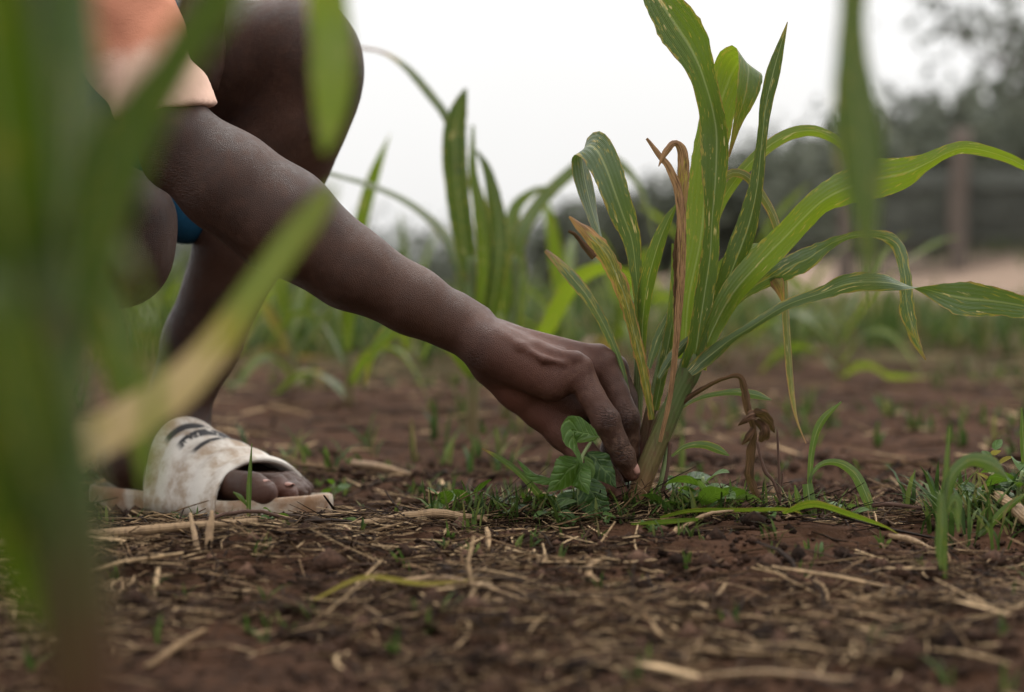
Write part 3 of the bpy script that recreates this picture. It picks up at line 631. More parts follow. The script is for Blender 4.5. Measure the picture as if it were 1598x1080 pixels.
# clothes
def cloth_obj(name, F_, m, it=2):
    v, f = F_.mesh(); return mesh_obj(name, smooth(v, f, it), f, M[m], pe)
def folds(sc, amp, ph=0.):
    return lambda X, Y, Z, h: amp * (np.sin(X * sc + Z * sc * .7 + ph + 2 * np.sin(Z * 41 + Y * 30)) * .6 + .4 * np.sin(Y * sc * 1.3 - X * sc * .6 + 3 * np.sin(Z * 23)))
hemA, hemB = P(210, 186, -.02), P(330, 166, -.02); shp, elp = P(-30, -300, .01), P(282, 225, -.026); uax = norm(shp - elp); hemc = (hemA + hemB) / 2
hn = norm(np.cross(hemB - hemA, np.array([0, 1, 0.]))); hn = hn if hn @ uax > 0 else -hn
K = Field(np.arange(-.60, -.165, .0026), np.arange(-.10, .40, .0034), np.arange(.20, .62, .0026))
def sleeve_folds(X, Y, Z, h):
    q = (X - hemc[0]) * uax[0] + (Z - hemc[2]) * uax[2]; a = np.arctan2(Y - hemc[1], (X - hemc[0]) * -uax[2] + (Z - hemc[2]) * uax[0])
    return -.0030 * np.sin(q * 130 + a * 2.2 + 1.6 * np.sin(q * 45)) * np.clip((q + .005) / .03, .15, 1) - .0016 * np.sin(a * 5 + q * 90)
hs = P(262, 178, -.02); K.cone(hs - uax * .04, hemc + uax * .10, .0295, .040, .004, None, sleeve_folds); K.cone(hemc + uax * .09, shp, .040, .048, .01, None, folds(90, .0035)); K.cut(hemc, -hn)
for a, b_, ra, rb in [((-130, 120, .19), (-130, 20, .17), 176, 168), ((-130, 20, .17), (-90, -280, .12), 168, 195), ((-110, -310, .20), (-40, -345, .05), 130, 114), ((-110, -310, .22), (60, -320, .20), 98, 84)]:
    K.cone(P(*a), P(*b_), ra * SC(a[2]), rb * SC(b_[2]), .03, None, folds(75, .005))
v, f = K.mesh(); v = smooth(v, f, 5); hd_ = (v - hemc) @ hn
shirt = mesh_obj('shirt', v, f, M['coral'], pe, attrs={'fade': np.clip(1 - (hd_ - .012) / .055, 0, 1) * (v[:, 1] < .07)})
K = Field(np.arange(-.60, -.17, .0034), np.arange(.0, .42, .0045), np.arange(.10, .46, .0034))
for a, b_, ra, rb in [(HIP, (-130, 60, .17), 188, 180), ((60, 160, .24), (270, 100, .222), 140, 112), ((80, 200, .24), (286, 335, .225), 110, 46), ((-60, 250, .12), (20, 285, .095), 128, 118)]:
    K.cone(P(*a), P(*b_), ra * SC(a[2]), rb * SC(b_[2]), .03, None, folds(60, .003, 2.))
cutp = P(322, 120, .22); K.cut(cutp, P(322, 120, .22) - P(200, 135, .23)); cloth_obj('shorts', K, 'blue')
# hair: short, close to the skull
K = Field(np.arange(hc[0] - .12, hc[0] + .12, .003), np.arange(hc[1] - .12, hc[1] + .12, .003), np.arange(hc[2] - .1, hc[2] + .13, .003))
K.cone(hc + upv * .026 - fd * .024, hc + upv * .032 + fd * .010, .086, .081, .01, (sdv, 1.1), lambda X, Y, Z, h: .0012 * np.sin(X * 700) * np.sin(Y * 700) * np.sin(Z * 700)); K.cut(hc + fd * .062 + upv * .04, fd - upv * .5); K.cut(hc - upv * .03, -upv + fd * .5)
M['hair'] = plain('short_black_hair', (.012, .010, .009), .8, 300, .4, 1., .002); cloth_obj('hair', K, 'hair')
# sandal: sole with rim, and the broad striped strap
prof = [(-.05, .018), (.0, .030), (.1, .034), (.3, .033), (.5, .037), (.7, .045), (.85, .045), (.97, .036), (1.05, .022), (1.085, .008)]
pr = catmull(np.array([(a, b_) for a, b_ in prof]), 26); ring = [(a, -b_) for a, b_ in pr] + [(a, b_) for a, b_ in pr[::-1]]
levels = [(.0, .93), (.002, .985), (.007, 1.0), (.0145, 1.0), (.0185, .985), (.0195, .94), (.0155, .90), (.0150, .5)]
V = []; nR = len(ring)
for z, s_ in levels:
    for a, l in ring: V.append(FT(.5 + (a - .5) * (1 - (1 - s_) * .35), l * s_, z - SOLE_T + .018 * max(0, a - .85) * 1.2))
Ff = [tuple([k * nR + i, k * nR + (i + 1) % nR, (k + 1) * nR + (i + 1) % nR, (k + 1) * nR + i]) for k in range(len(levels) - 1) for i in range(nR)] + [tuple(range(nR))[::-1], tuple(range((len(levels) - 1) * nR, len(levels) * nR))]
Fo = np.empty(len(Ff), object)
for i, f in enumerate(Ff): Fo[i] = f
sole = mesh_obj('sandal', np.array(V), Fo, M['sole'], pe); sole['label'] = 'dirty white slip-on sandal with dark stripes'
nt_, nth = 40, 33; V, UV = [], []
for i in range(nt_):
    t = .40 + .40 * i / (nt_ - 1); hh = .070 - .029 * (i / (nt_ - 1)) ** .8; wl = .043 + .005 * (i / (nt_ - 1)); rid = .0022 * math.sin(i / (nt_ - 1) * 6.28 * 4.5)
    for j in range(nth):
        th = math.pi * j / (nth - 1); ed = .06 * math.sin(th) ** 2
        l = -wl * math.cos(th); z = (hh + rid) * math.sin(th) ** .75
        V.append(FT(t - (.05 if i == 0 else 0) * 0 + (-ed * .5 if i < nt_ / 2 else -ed * .2), l * 1.02, z - .010)); UV.append((j / (nth - 1), i / (nt_ - 1)))
idx = np.arange(nt_ * nth).reshape(nt_, nth); F = np.stack([idx[:-1, :-1], idx[:-1, 1:], idx[1:, 1:], idx[1:, :-1]], -1).reshape(-1, 4)
so = mesh_obj('strap', np.array(V), F, M['strap'], sole, UV); md = so.modifiers.new('thick', 'SOLIDIFY'); md.thickness = .0035; md.offset = 1
# ------------------------------------------------------------------ the maize plant being weeded
def leaf(parent, ctrl, m, name='leaf', label=None, **kw):
    kw.setdefault('ragged', .05)
    V, F, UV, d = traced(ctrl, **kw); o = mesh_obj(name, V, F, M[m], parent, UV, {'dry': d})
    if label: o['label'] = label
    return o
def stem(parent, ctrl, m, name='stem', Y0=0., n=18, nseg=14):
    V, F, UV = tube_px(ctrl, n, Y0, nseg); return mesh_obj(name, V, F, M[m], parent, UV)
b0 = P(980, 828, 0); b0[2] = hz(b0[0], b0[1]) - .002
mz = empty('maize_plant', b0, 'young green maize plant with brown dead leaves, being weeded by the hand', 'maize')
stem(mz, [(968, 862, 0, 16), (980, 818, 0, 14.5), (998, 762, 0, 16.5), (1020, 706, 0, 16.5), (1042, 655, 0, 16), (1060, 612, 0, 16), (1075, 582, 0, 18.5), (1084, 552, 0, 17)], 'stem', n=26, nseg=18)
def sheath(ctrl, m='leaf', **kw): return leaf(mz, ctrl, m, 'sheath', fold=-.55, nx=9, n=20, **kw)
# tiller behind the fingers
stem(mz, [(992, 760, .018, 9), (1002, 700, .018, 9), (1016, 640, .016, 9), (1026, 600, .016, 9), (1040, 540, .016, 9), (1054, 470, .018, 6)], 'stem_purple')
stem(mz, [(990, 720, .03, 7), (996, 620, .03, 8), (998, 540, .03, 8), (995, 470, .03, 8)], 'stem_far')
stem(mz, [(1008, 720, .01, 6), (1022, 672, .006, 8), (1040, 630, 0, 6)], 'stem_purple', 'side_shoot')
# tall centre leaf: sheath, then the blade that folds at the throat and leans out of frame
leaf(mz, [(1083, 575, -.006, 20, 0), (1090, 520, -.008, 15, 0), (1100, 455, -.009, 15, 0), (1108, 400, -.010, 14, 0), (1111, 345, -.011, 12, 0), (1115, 300, -.012, 17, -5), (1118, 250, -.012, 22, -15), (1118, 205, -.012, 24, -25), (1111, 165, -.012, 20, -20), (1100, 128, -.012, 20, -5), (1090, 100, -.012, 24, 0), (1076, 72, -.011, 31, 5), (1058, 44, -.010, 34, 5), (1038, 14, -.008, 28, 5), (1018, -16, -.004, 18, 0), (1000, -50, 0, 2, 0)], 'leaf', n=84, fold=-.45, nx=11, seed=2)
# bright leaf behind it that bends over at the top
leaf(mz, [(1068, 560, .006, 18, 5), (1074, 470, .008, 24, 5), (1092, 380, .010, 24, 5), (1100, 310, .012, 28, 5), (1108, 240, .014, 27, 5), (1122, 170, .016, 27, 5), (1140, 118, .017, 31, 5), (1154, 97, .012, 32, 5), (1165, 97, .004, 31, 5), (1168, 112, -.004, 30, 5), (1163, 148, -.008, 24, 5, .12), (1150, 192, -.008, 11, 0, .3), (1137, 245, -.006, 2, 0, .7)], 'leaf_bright', n=90, fold=.14, nx=11, seed=3)
# upright dark spear
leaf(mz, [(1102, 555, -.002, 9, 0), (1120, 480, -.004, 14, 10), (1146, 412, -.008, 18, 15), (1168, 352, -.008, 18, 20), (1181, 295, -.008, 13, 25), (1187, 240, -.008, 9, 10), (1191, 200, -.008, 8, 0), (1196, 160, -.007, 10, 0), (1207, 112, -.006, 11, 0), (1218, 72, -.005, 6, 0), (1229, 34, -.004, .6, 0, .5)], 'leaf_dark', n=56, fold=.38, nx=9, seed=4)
# big arching blade to the right
leaf(mz, [(1090, 572, -.008, 10, 0), (1112, 515, -.012, 14, 0), (1145, 455, -.016, 19, 5), (1193, 402, -.018, 21, 10), (1225, 370, -.019, 21, 10), (1256, 338, -.020, 22, 15), (1285, 312, -.020, 22, 15), (1320, 294, -.018, 26, 10), (1365, 280, -.016, 30, 10), (1412, 270, -.014, 25, 15), (1448, 254, -.010, 16, 25), (1480, 238, -.006, 11, 35), (1510, 231, -.002, 10, 40), (1560, 242, .002, 9, 40), (1600, 260, .004, 7, 30), (1660, 295, .006, 1, 30)], 'leaf_bright', n=76, fold=.22, wave=.0018, wfreq=75, nx=11, seed=5)
# long lower right blade, twisting
leaf(mz, [(1076, 581, -.016, 8, 0), (1110, 553, -.018, 13, 15), (1140, 530, -.020, 9, 20), (1168, 513, -.022, 8, 25), (1226, 477, -.026, 8, 15), (1283, 457, -.030, 11, 10), (1326, 442, -.034, 15, 5), (1375, 440, -.036, 14, -10), (1412, 446, -.038, 8, -50), (1440, 450, -.039, 8, -120), (1468, 458, -.040, 17, -160), (1507, 466, -.042, 29, -170), (1550, 470, -.042, 24, -165), (1600, 478, -.042, 18, -165, .15), (1650, 488, -.04, 10, -160, .4), (1690, 498, -.04, 1, -160, .7)], 'leaf_blue', n=80, fold=.20, wave=.0016, wfreq=60, nx=11, seed=6, ragged=.12)
# thin arching leaf behind
leaf(mz, [(1102, 430, .016, 6, 0), (1116, 340, .020, 8, 10), (1150, 278, .024, 9, 10), (1200, 228, .030, 9.5, 15), (1245, 206, .036, 9.5, 30), (1285, 208, .042, 8, 35), (1325, 236, .048, 6, 20), (1345, 290, .05, 1, 0)], 'leaf_bright', n=44, fold=.3, seed=7)
# leaf that bends over and hangs down
leaf(mz, [(1106, 330, .010, 5, 0), (1132, 276, .014, 6, 15), (1162, 273, .018, 7, 25), (1190, 305, .022, 8, 15), (1213, 352, .026, 8, 5), (1224, 420, .028, 6, 5, .25), (1227, 480, .026, 8, 0), (1232, 560, .024, 8.5, 0, .05), (1237, 615, .022, 7, 0, .3), (1244, 655, .02, 3, 0, .5), (1258, 692, .02, .8, 0, .9)], 'leaf_sick', n=60, fold=.25, seed=8)
# grey green leaf right of the stem, crumpled, arching and hanging
leaf(mz, [(1108, 520, .004, 7, 0), (1140, 475, .004, 11, 20), (1178, 446, 0, 15, 20, .1), (1220, 424, -.004, 18, 10), (1262, 402, -.004, 16, 10), (1298, 380, -.002, 9, 30), (1335, 367, 0, 7, 30), (1375, 368, 0, 9, 25, .15), (1402, 386, 0, 10, 5, .1), (1413, 430, -.002, 10, 0, .1), (1416, 480, -.003, 12, 0, .1), (1426, 522, -.003, 8, 0, .25), (1437, 548, -.002, 4, 0, .4), (1445, 562, 0, 1, 0, .8)], 'leaf_blue', n=72, fold=.30, wave=.0015, wfreq=70, seed=9, ragged=.16, crumple=.15)
leaf(mz, [(1205, 428, -.001, 8, 0, .7), (1214, 440, -.003, 11, 0, .45), (1219, 456, -.003, 6, 0, .6), (1222, 472, -.001, 2, 0, .7)], 'leaf_sick', 'leaf_scrap', n=14, ragged=.4, fold=.3, seed=10)
# left leaf folding over its crest
leaf(mz, [(1003, 560, .016, 6, 0), (998, 490, .012, 7, 0), (993, 430, .006, 9, 5), (986, 375, 0, 14, 5), (972, 335, -.005, 20, 0), (959, 298, -.007, 22, 0), (947, 265, -.006, 24, 0), (933, 236, -.001, 26, 0), (920, 227, .008, 26, 0), (908, 238, .016, 24, 0), (911, 272, .020, 24, 0), (921, 318, .022, 25, 0), (936, 366, .024, 17, 0), (950, 415, .025, 8, 0), (958, 450, .025, 1, 0, .4)], 'leaf_blue', n=90, fold=-.14, wave=.0016, wfreq=95, nx=11, seed=11)
leaf(mz, [(1002, 560, .012, 5, 0), (1003, 500, .008, 9, 10), (1011, 440, .004, 13, 15), (1026, 385, .002, 12, 15), (1042, 345, .004, 8, 20), (1056, 318, .006, 1, 0)], 'leaf', n=40, fold=.3, seed=12)
leaf(mz, [(1018, 655, -.002, 5, 0, .15), (1008, 600, -.004, 7.5, 0, .25), (996, 545, -.006, 9, 5, .24), (982, 488, -.008, 10, 5, .22), (964, 435, -.01, 12, 0, .24), (944, 394, -.01, 14, 0, .15), (922, 369, -.008, 11, 10, .5), (903, 351, -.006, 6, 10, .9), (888, 338, -.004, 1.5, 0, 1)], 'leaf_sick', label='yellow leaf with a torn brown edge', n=70, fold=.32, seed=13, ragged=.22, crumple=.12)
leaf(mz, [(928, 402, -.009, 6, 0, 1), (910, 380, -.01, 5, 20, 1), (898, 366, -.012, 3, 0, 1), (887, 361, -.014, 2, 0, 1)], 'leaf_dead', 'leaf_scrap', n=14, ragged=.3, fold=.6, seed=14)
leaf(mz, [(988, 660, .006, 3, 0), (972, 580, .004, 5, 10), (950, 522, .002, 7, 10, .1), (922, 470, 0, 9, 10, .12), (892, 432, 0, 10, 10, .16), (868, 406, .002, 7, 15, .45), (851, 391, .004, 3, 0, .9)], 'leaf_blue', n=48, fold=.35, wave=.0008, seed=15, ragged=.12)
# dead brown stalk with curled ends
leaf(mz, [(1030, 690, -.012, 3, 0, 1), (1047, 610, -.014, 4, 0, 1), (1058, 500, -.016, 5.5, 0, .9), (1064, 400, -.016, 7, 10, .8), (1061, 310, -.015, 7, 10, .8), (1046, 264, -.014, 6, 15, .9), (1028, 240, -.012, 5, 20, 1), (1009, 216, -.010, 2, 0, 1)], 'leaf_tan', 'dead_leaf', 'dried brown leaf standing upright with split tip', n=80, fold=.35, seed=16, ragged=.10, crumple=.08)
leaf(mz, [(1063, 345, -.013, 5, 0, .4), (1066, 290, -.013, 9, 0, .35), (1066, 245, -.013, 9, 0, .8), (1059, 225, -.013, 6, 10, 1), (1049, 224, -.014, 5, 50, 1), (1038, 240, -.016, 5, 30, 1), (1028, 260, -.017, 1, 0, 1)], 'leaf_tan', 'dead_leaf', n=44, fold=.5, seed=17, ragged=.14, crumple=.15)
leaf(mz, [(1056, 520, -.011, 5, 20, 1), (1058, 440, -.011, 5, 20, 1), (1055, 395, -.011, 4, 10, 1), (1058, 350, -.011, 1, 0, 1)], 'leaf_dead', 'dead_leaf', n=34, fold=.7, seed=18, ragged=.4, crumple=.3)
# narrow green leaves between the stems
leaf(mz, [(1022, 640, .010, 6, 0), (1036, 570, .010, 8, 0), (1050, 495, .010, 9, 10), (1054, 430, .012, 7, 10), (1050, 380, .014, 2, 0)], 'leaf', n=30, fold=.4, seed=19)
leaf(mz, [(1012, 575, .012, 4, 0), (1024, 535, .014, 7, 0), (1040, 500, .016, 7, 10), (1052, 478, .016, 3, 0, .2)], 'leaf_blue', n=20, fold=.4, seed=20)
leaf(mz, [(1028, 590, -.004, 4, 0), (1046, 562, -.003, 8, 20), (1066, 540, 0, 8, 20), (1080, 522, .002, 2, 0)], 'leaf_blue', n=20, fold=.4, seed=21)
leaf(mz, [(1092, 470, .014, 8, 0), (1130, 415, .018, 11, 0), (1165, 392, .022, 10, 0), (1190, 380, .026, 2, 0)], 'leaf_bright', n=24, fold=.2, seed=22)
# thin leaves low on the right
leaf(mz, [(1040, 690, .006, 2, 0), (1056, 645, .010, 3, 0), (1090, 622, .014, 3, 20), (1140, 612, .016, 5, 25), (1178, 616, .016, 7, 20), (1204, 624, .016, 1, 0)], 'leaf_blue', n=30, fold=.3, seed=23)
leaf(mz, [(1048, 712, .004, 2, 0), (1070, 697, .002, 4, 10), (1098, 695, 0, 7, 25), (1120, 702, 0, 7, 20), (1138, 711, 0, 1, 0)], 'leaf_blue', n=24, fold=.3, seed=24)
stem(mz, [(1022, 790, .004, 4), (1034, 740, .004, 4), (1042, 690, .006, 2.5)], 'greenstem', 'side_shoot')
stem(mz, [(1034, 770, -.004, 3.5), (1042, 730, -.004, 2.6), (1046, 690, -.003, 3.6)], 'twig', 'dead_shoot', nseg=8)
# dead lower leaf kinked over to the ground on the right
leaf(mz, [(1058, 632, -.004, 5, 0, 1), (1090, 612, -.006, 4, 30, 1), (1125, 594, -.008, 3.5, 30, 1), (1152, 588, -.008, 4, 20, 1), (1162, 606, -.008, 6, 0, 1), (1169, 640, -.008, 6, 0, 1), (1176, 672, -.008, 5, 20, 1), (1172, 712, -.008, 7, 0, .9), (1172, 748, -.008, 7, 0, .9), (1186, 780, -.008, 4.5, 20, 1), (1210, 799, -.008, 5, 30, 1), (1240, 812, -.008, 5, 30, 1), (1268, 822, -.008, 3, 0, 1)], 'leaf_dead', 'dead_leaf', 'withered brown leaf kinked down to the soil', n=110, fold=.7, seed=25, ragged=.2, crumple=.22)
for k, c in enumerate([[(1170, 643, -.012, 3, 0, 1), (1184, 648, -.016, 9, 50, 1), (1200, 660, -.016, 8, 20, 1), (1209, 675, -.014, 1, 0, 1)], [(1186, 643, -.012, 4, 0, 1), (1170, 648, -.018, 8, 50, 1), (1152, 664, -.014, 1, 0, 1)], [(1180, 655, -.012, 4, 0, 1), (1192, 672, -.018, 12, 20, 1), (1186, 690, -.016, 3, 0, 1)], [(1176, 668, -.012, 4, 0, 1), (1166, 682, -.014, 5, 20, 1), (1158, 694, -.012, 1, 0, 1)], [(1182, 642, -.006, 3, 0, 1), (1195, 650, -.004, 9, 10, 1), (1190, 676, -.002, 4, 0, 1)]]):
    leaf(mz, c, 'leaf_dead', 'withered_scrap', n=22, fold=.45, seed=30 + k, ragged=.35, crumple=.35)
stem(mz, [(968, 835, -.012, 4), (1000, 822, -.014, 7), (1022, 796, -.01, 7), (1052, 764, -.006, 2)], 'cane', 'dead_sheath', nseg=8)

# ------------------------------------------------------------------ broad leaved weeds
def ovleaf(parent, base, mid, tip, hw, m='weed', roll=0, Y0=0., fold=.22, name='leaf', dry=0, serr=.025, n=30):
    c = [(base[0], base[1], base[2], hw, roll, dry), (mid[0], mid[1], mid[2], hw, roll, dry), (tip[0], tip[1], tip[2], hw, roll, dry)]
    V, F, UV, d = traced(c, n=n, fold=fold, nx=9, Y0=Y0, ovate=True, serr=serr, seed=int(base[0]) % 50, crumple=.22, ragged=.08)
    return mesh_obj(name, V, F, M[m], parent, UV, {'dry': d})
hw_ = empty('held_weed', P(905, 800, -.03), 'leafy green broadleaf weed gripped between thumb and index finger', 'weed')
stem(hw_, [(918, 838, -.03, 3.2), (906, 800, -.034, 3.2), (903, 760, -.036, 3.2), (908, 715, -.034, 3), (922, 690, -.03, 2.4)], 'greenstem', n=14, nseg=8)
ovleaf(hw_, (934, 682, -.036), (893, 672, -.05), (910, 728, -.052), 21, roll=10, fold=.3)
ovleaf(hw_, (903, 715, -.040), (890, 735, -.050), (855, 768, -.054), 25, roll=-25, fold=.35)
ovleaf(hw_, (905, 722, -.042), (906, 748, -.054), (919, 772, -.058), 17, roll=35, fold=.5)
ovleaf(hw_, (912, 742, -.034), (930, 788, -.044), (958, 832, -.040), 24, 'weed_dark', roll=0, fold=.2)
ovleaf(hw_, (916, 706, -.030), (945, 735, -.032), (962, 762, -.03), 22, 'weed_dark', roll=-20)
ovleaf(hw_, (908, 770, -.03), (880, 790, -.036), (905, 818, -.036), 16, 'weed_dark', roll=20)
ovleaf(hw_, (912, 712, -.046), (922, 736, -.048), (914, 756, -.046), 9, 'weed_pale', roll=50)
ovleaf(hw_, (868, 752, -.024), (835, 742, -.022), (806, 716, -.02), 9, 'weed', roll=40, fold=.6)
ovleaf(hw_, (900, 690, -.05), (915, 686, -.054), (938, 681, -.056), 4, 'weed_pale', roll=20, fold=.5)

def weed(px, Y, hpx, nl, size, label, m=('weed',), az0=0., name='broadleaf_weed', droop=.5, stem_m='greenstem', pairs=False):
    """small upright weed: a thin stalk with leaves on petioles at real size on the ground at depth Y"""
    g = P(px, 500, Y); x0 = g[0]; z0 = hz(x0, Y) - .001; H = hpx * SC(Y)
    e = empty(name, (x0, Y, z0), label, 'weed')
    rnd = random.Random(int(px * 7 + Y * 1000)); lean = np.array([rnd.uniform(-.2, .2), rnd.uniform(-.2, .2), 0]) * H
    ts = np.linspace(0, 1, 7)[:, None]; sp = np.array([x0, Y, z0]) + np.array([0, 0, 1]) * H * ts + lean * ts ** 2
    V, F, UV = tube(sp, np.linspace(.0013, .0007, 7) * max(1, size / 20) , 7); mesh_obj('stem', V, F, M[stem_m], e, UV)
    for k in range(nl):
        t = .35 + .65 * (k + .5) / nl; az = az0 + k * 2.4 + rnd.uniform(-.3, .3); r = size * SC(Y) * rnd.uniform(.75, 1.2) * (1.15 - .45 * t)
        upk = rnd.uniform(.2, 2.2); d = np.array([math.cos(az), math.sin(az), 0]); c0 = np.array([x0, Y, z0]) + np.array([0, 0, H * t]) + lean * t ** 2
        q = np.linspace(0, 1, 18)[:, None]; pet = .25 * r
        pts = c0 + d * (pet + 2 * r * q) + np.array([0, 0, 1]) * (upk * r * q - droop * 2.2 * r * q ** 2)
        prof = np.maximum(np.sin(np.pi * np.linspace(0, 1, 18) ** .8) ** .8, .03) * r * .62 * (1 + .03 * (np.arange(18) % 3 - 1))
        sd_ = np.tile(np.array([-d[1], d[0], rnd.uniform(-.9, .9)]), (18, 1))
        V, F, UV, dd = ribbon(pts, prof, sd_, fold=.25, nx=7); o = mesh_obj('leaf', V, F, M[m[k % len(m)]], e, UV, {'dry': dd})
        V, F, UV = tube(np.array([c0, c0 + d * pet * .6, pts[1]]), .0006, 5); mesh_obj('petiole', V, F, M[stem_m], e, UV)
    return e
weed(1102, -.012, 66, 7, 34, 'taller broadleaf weed with cupped leaves just right of the maize base', ('weed', 'weed', 'weed_pale'))
weed(1066, .006, 60, 6, 31, 'dark leaved weed tucked against the right side of the maize stem', ('weed', 'weed_dark'))
weed(1092, -.035, 34, 5, 36, 'low weed with pale spreading leaves in front of the cupped weed', ('weed_pale', 'weed_dark', 'weed'), .6)
weed(1132, -.02, 40, 5, 31, 'pale weed right of the cupped weed', ('weed_pale', 'weed'), 1.9)
weed(1040, -.03, 30, 5, 28, 'flat green weed at the front right of the maize base', ('weed', 'weed_dark'), 2.5)
weed(694, -.005, 40, 5, 22, 'seedling with narrow upright leaves left of the litter mound', ('weed',), .2, 'seedling', .2)
weed(735, -.004, 44, 3, 19, 'seedling holding one round upright leaf, right of the narrow leaved seedling', ('weed',), 1.2, 'seedling', .1)
weed(862, -.04, 24, 6, 22, 'low star shaped weed beneath the held weed', ('weed', 'weed_pale'), .3)
weed(835, .0, 36, 6, 26, 'dark green weed on the litter mound left of the held weed', ('weed_dark', 'weed'), .9)
weed(800, -.012, 28, 6, 24, 'grey green weed at the left end of the litter mound', ('weed_dark', 'weed_pale'), 2.1)
weed(880, .012, 40, 6, 27, 'weed behind the held weed on the litter mound', ('weed', 'weed_dark'), 1.4)
weed(1005, .03, 46, 5, 28, 'bright green weed behind the maize base', ('weed',), .4)
weed(1560, .0, 110, 9, 14, 'spindly dark stemmed weed with tiny leaves at the right edge', ('weed', 'leaf_yellow'), .5, 'spindly_weed', .2, 'twig')
weed(1588, -.03, 80, 9, 32, 'leafy weed at the lower right edge beside the dead stalk', ('weed', 'weed_dark'), 1.0)
weed(1535, -.02, 50, 7, 27, 'low weed left of the dead stalk at the right edge', ('weed_dark', 'weed'), 2.0)
weed(1292, .0, 24, 4, 24, 'tiny pale weed right of the bent grass shoot', ('weed_pale', 'weed'), .1)
weed(520, .30, 26, 5, 16, 'small sprout on the soil behind the toes', ('weed',), .7)
weed(425, -.03, 22, 4, 14, 'small sprout in front of the sandal', ('weed',), 1.7)

for i_, (px, Y, h, sz) in enumerate([(760, -.03, 16, 15), (905, -.055, 16, 16), (945, -.06, 14, 14), (1160, -.03, 18, 16), (1200, -.05, 14, 14), (1250, -.04, 15, 15), (1330, -.05, 14, 13), (640, -.05, 16, 14), (1020, -.075, 14, 14), (780, .04, 22, 18)]):
    weed(px, Y, h, 5, sz, ['tiny weed in the litter left of the mound', 'tiny weed in the litter under the dark held leaf', 'tiny weed in front of the maize foot', 'tiny weed left of the dead twig foot', 'tiny weed right of the dead twig foot', 'tiny weed at the foot of the bent grass shoot', 'tiny weed right of the bent grass shoot on bare soil', 'tiny weed on the bare soil left of the seedlings', 'tiny weed in the near litter below the maize foot', 'small weed behind the left end of the litter mound'][i_], ('weed', 'weed_dark'), i_ * 1.3, 'tiny_weed')

# ------------------------------------------------------------------ grass shoots
def grass(name, px, py, Y, label, blades_, m='leaf_clean'):
    g = P(px, py, Y); e = empty(name, (g[0], Y, hz(g[0], Y)), label, 'grass')
    for k, c in enumerate(blades_): leaf(e, c, m, 'blade', n=30, fold=.35, nx=7, Y0=Y, seed=k)
    return e
grass('grass_shoot', 1262, 835, -.02, 'bent grass shoot with an arching blade, right of the dead twig', [
    [(1262, 838, 0, 2, 0), (1264, 740, 0, 4, 0), (1270, 690, 0, 5, 10), (1284, 655, 0, 6, 10), (1313, 627, 0, 1, 0)],
    [(1261, 760, 0, 2, 0), (1268, 738, 0, 3, 10), (1285, 723, .003, 4, 25), (1310, 723, .004, 6, 30), (1335, 740, .004, 8, 15), (1355, 780, .004, 9, 5), (1370, 832, .004, 2, 0)],
    [(1260, 755, -.006, 8, 0), (1265, 790, -.008, 9, 0), (1271, 825, -.008, 6, 0), (1273, 845, -.008, 1, 0)],
    [(1252, 835, 0, 3, 0), (1248, 790, 0, 6, 10), (1240, 757, 0, 1, 0)]])
grass('grass_shoot', 1470, 900, -.26, 'blurred grass shoot with broad drooping blade near the right edge', [
    [(1475, 915, 0, 3, 0), (1474, 800, 0, 5, 0), (1478, 720, 0, 4, 10), (1482, 665, 0, 1, 0)],
    [(1474, 800, 0, 4, 0), (1484, 745, 0, 8, 10), (1515, 718, .004, 10, 30), (1550, 725, .006, 12, 20), (1572, 745, .008, 2, 0)],
    [(1468, 770, -.01, 5, 0), (1470, 820, -.012, 9, 0), (1467, 858, -.012, 7, 0), (1468, 890, -.012, .6, 0)],
    [(1476, 800, .01, 4, 0), (1492, 780, .01, 9, 10), (1496, 830, .008, 2, 0)]])
grass('grass_shoot', 1530, 860, -.10, 'slanting grass blade left of the dead stalk on the right', [[(1515, 850, 0, 3, 0), (1545, 820, 0, 6, 20), (1575, 790, 0, 6, 20), (1610, 765, 0, 1, 0)]])
grass('grass_shoot', 1596, 700, -.02, 'upright grass blade cut by the right edge of the photo', [[(1604, 840, 0, 2, 0), (1600, 740, 0, 5, 0), (1597, 690, 0, 5, 0), (1594, 636, 0, 1, 0)]])
grass('grass_shoot', 388, 815, .03, 'single upright grass blade in front of the sandal toe', [[(388, 818, 0, 2.5, 0), (389, 760, 0, 4, 10), (393, 692, 0, .6, 0)], [(386, 790, 0, 1, 0), (376, 776, -.003, 4, 20), (364, 768, -.004, 1, 0)]])
grass('grass_shoot', 465, 900, -.09, 'pale green leaning grass stalk below the sandal toe', [[(490, 915, 0, 3, 0), (468, 870, 0, 4.5, 0), (441, 812, .02, 2, 0)]], 'leaf_yellow')
grass('grass_shoot', 548, 850, -.04, 'short bent grass blade left of the bare soil', [[(546, 880, 0, 2, 0), (550, 835, 0, 4, 0), (554, 812, 0, 4, 10), (535, 810, 0, 1, 0)], [(570, 870, 0, 1, 0), (574, 850, 0, 3, 0), (585, 838, 0, 1, 0)]])
grass('grass_shoot', 845, 780, .01, 'straight grass blade leaning left out of the litter mound', [[(850, 782, 0, 6, 0), (815, 742, .0, 5, 10), (782, 716, 0, 4, 10), (752, 700, 0, .8, 0, .8)]], 'leaf_clean')
grass('grass_shoot', 968, 890, -.09, 'stubby grass blade in front of the maize base', [[(978, 905, 0, 5, 0), (970, 890, 0, 7, 0), (956, 868, 0, 2, 0)], [(1062, 925, -.03, 3, 0), (1045, 890, -.03, 7, 0), (1030, 862, -.03, 1, 0)]])
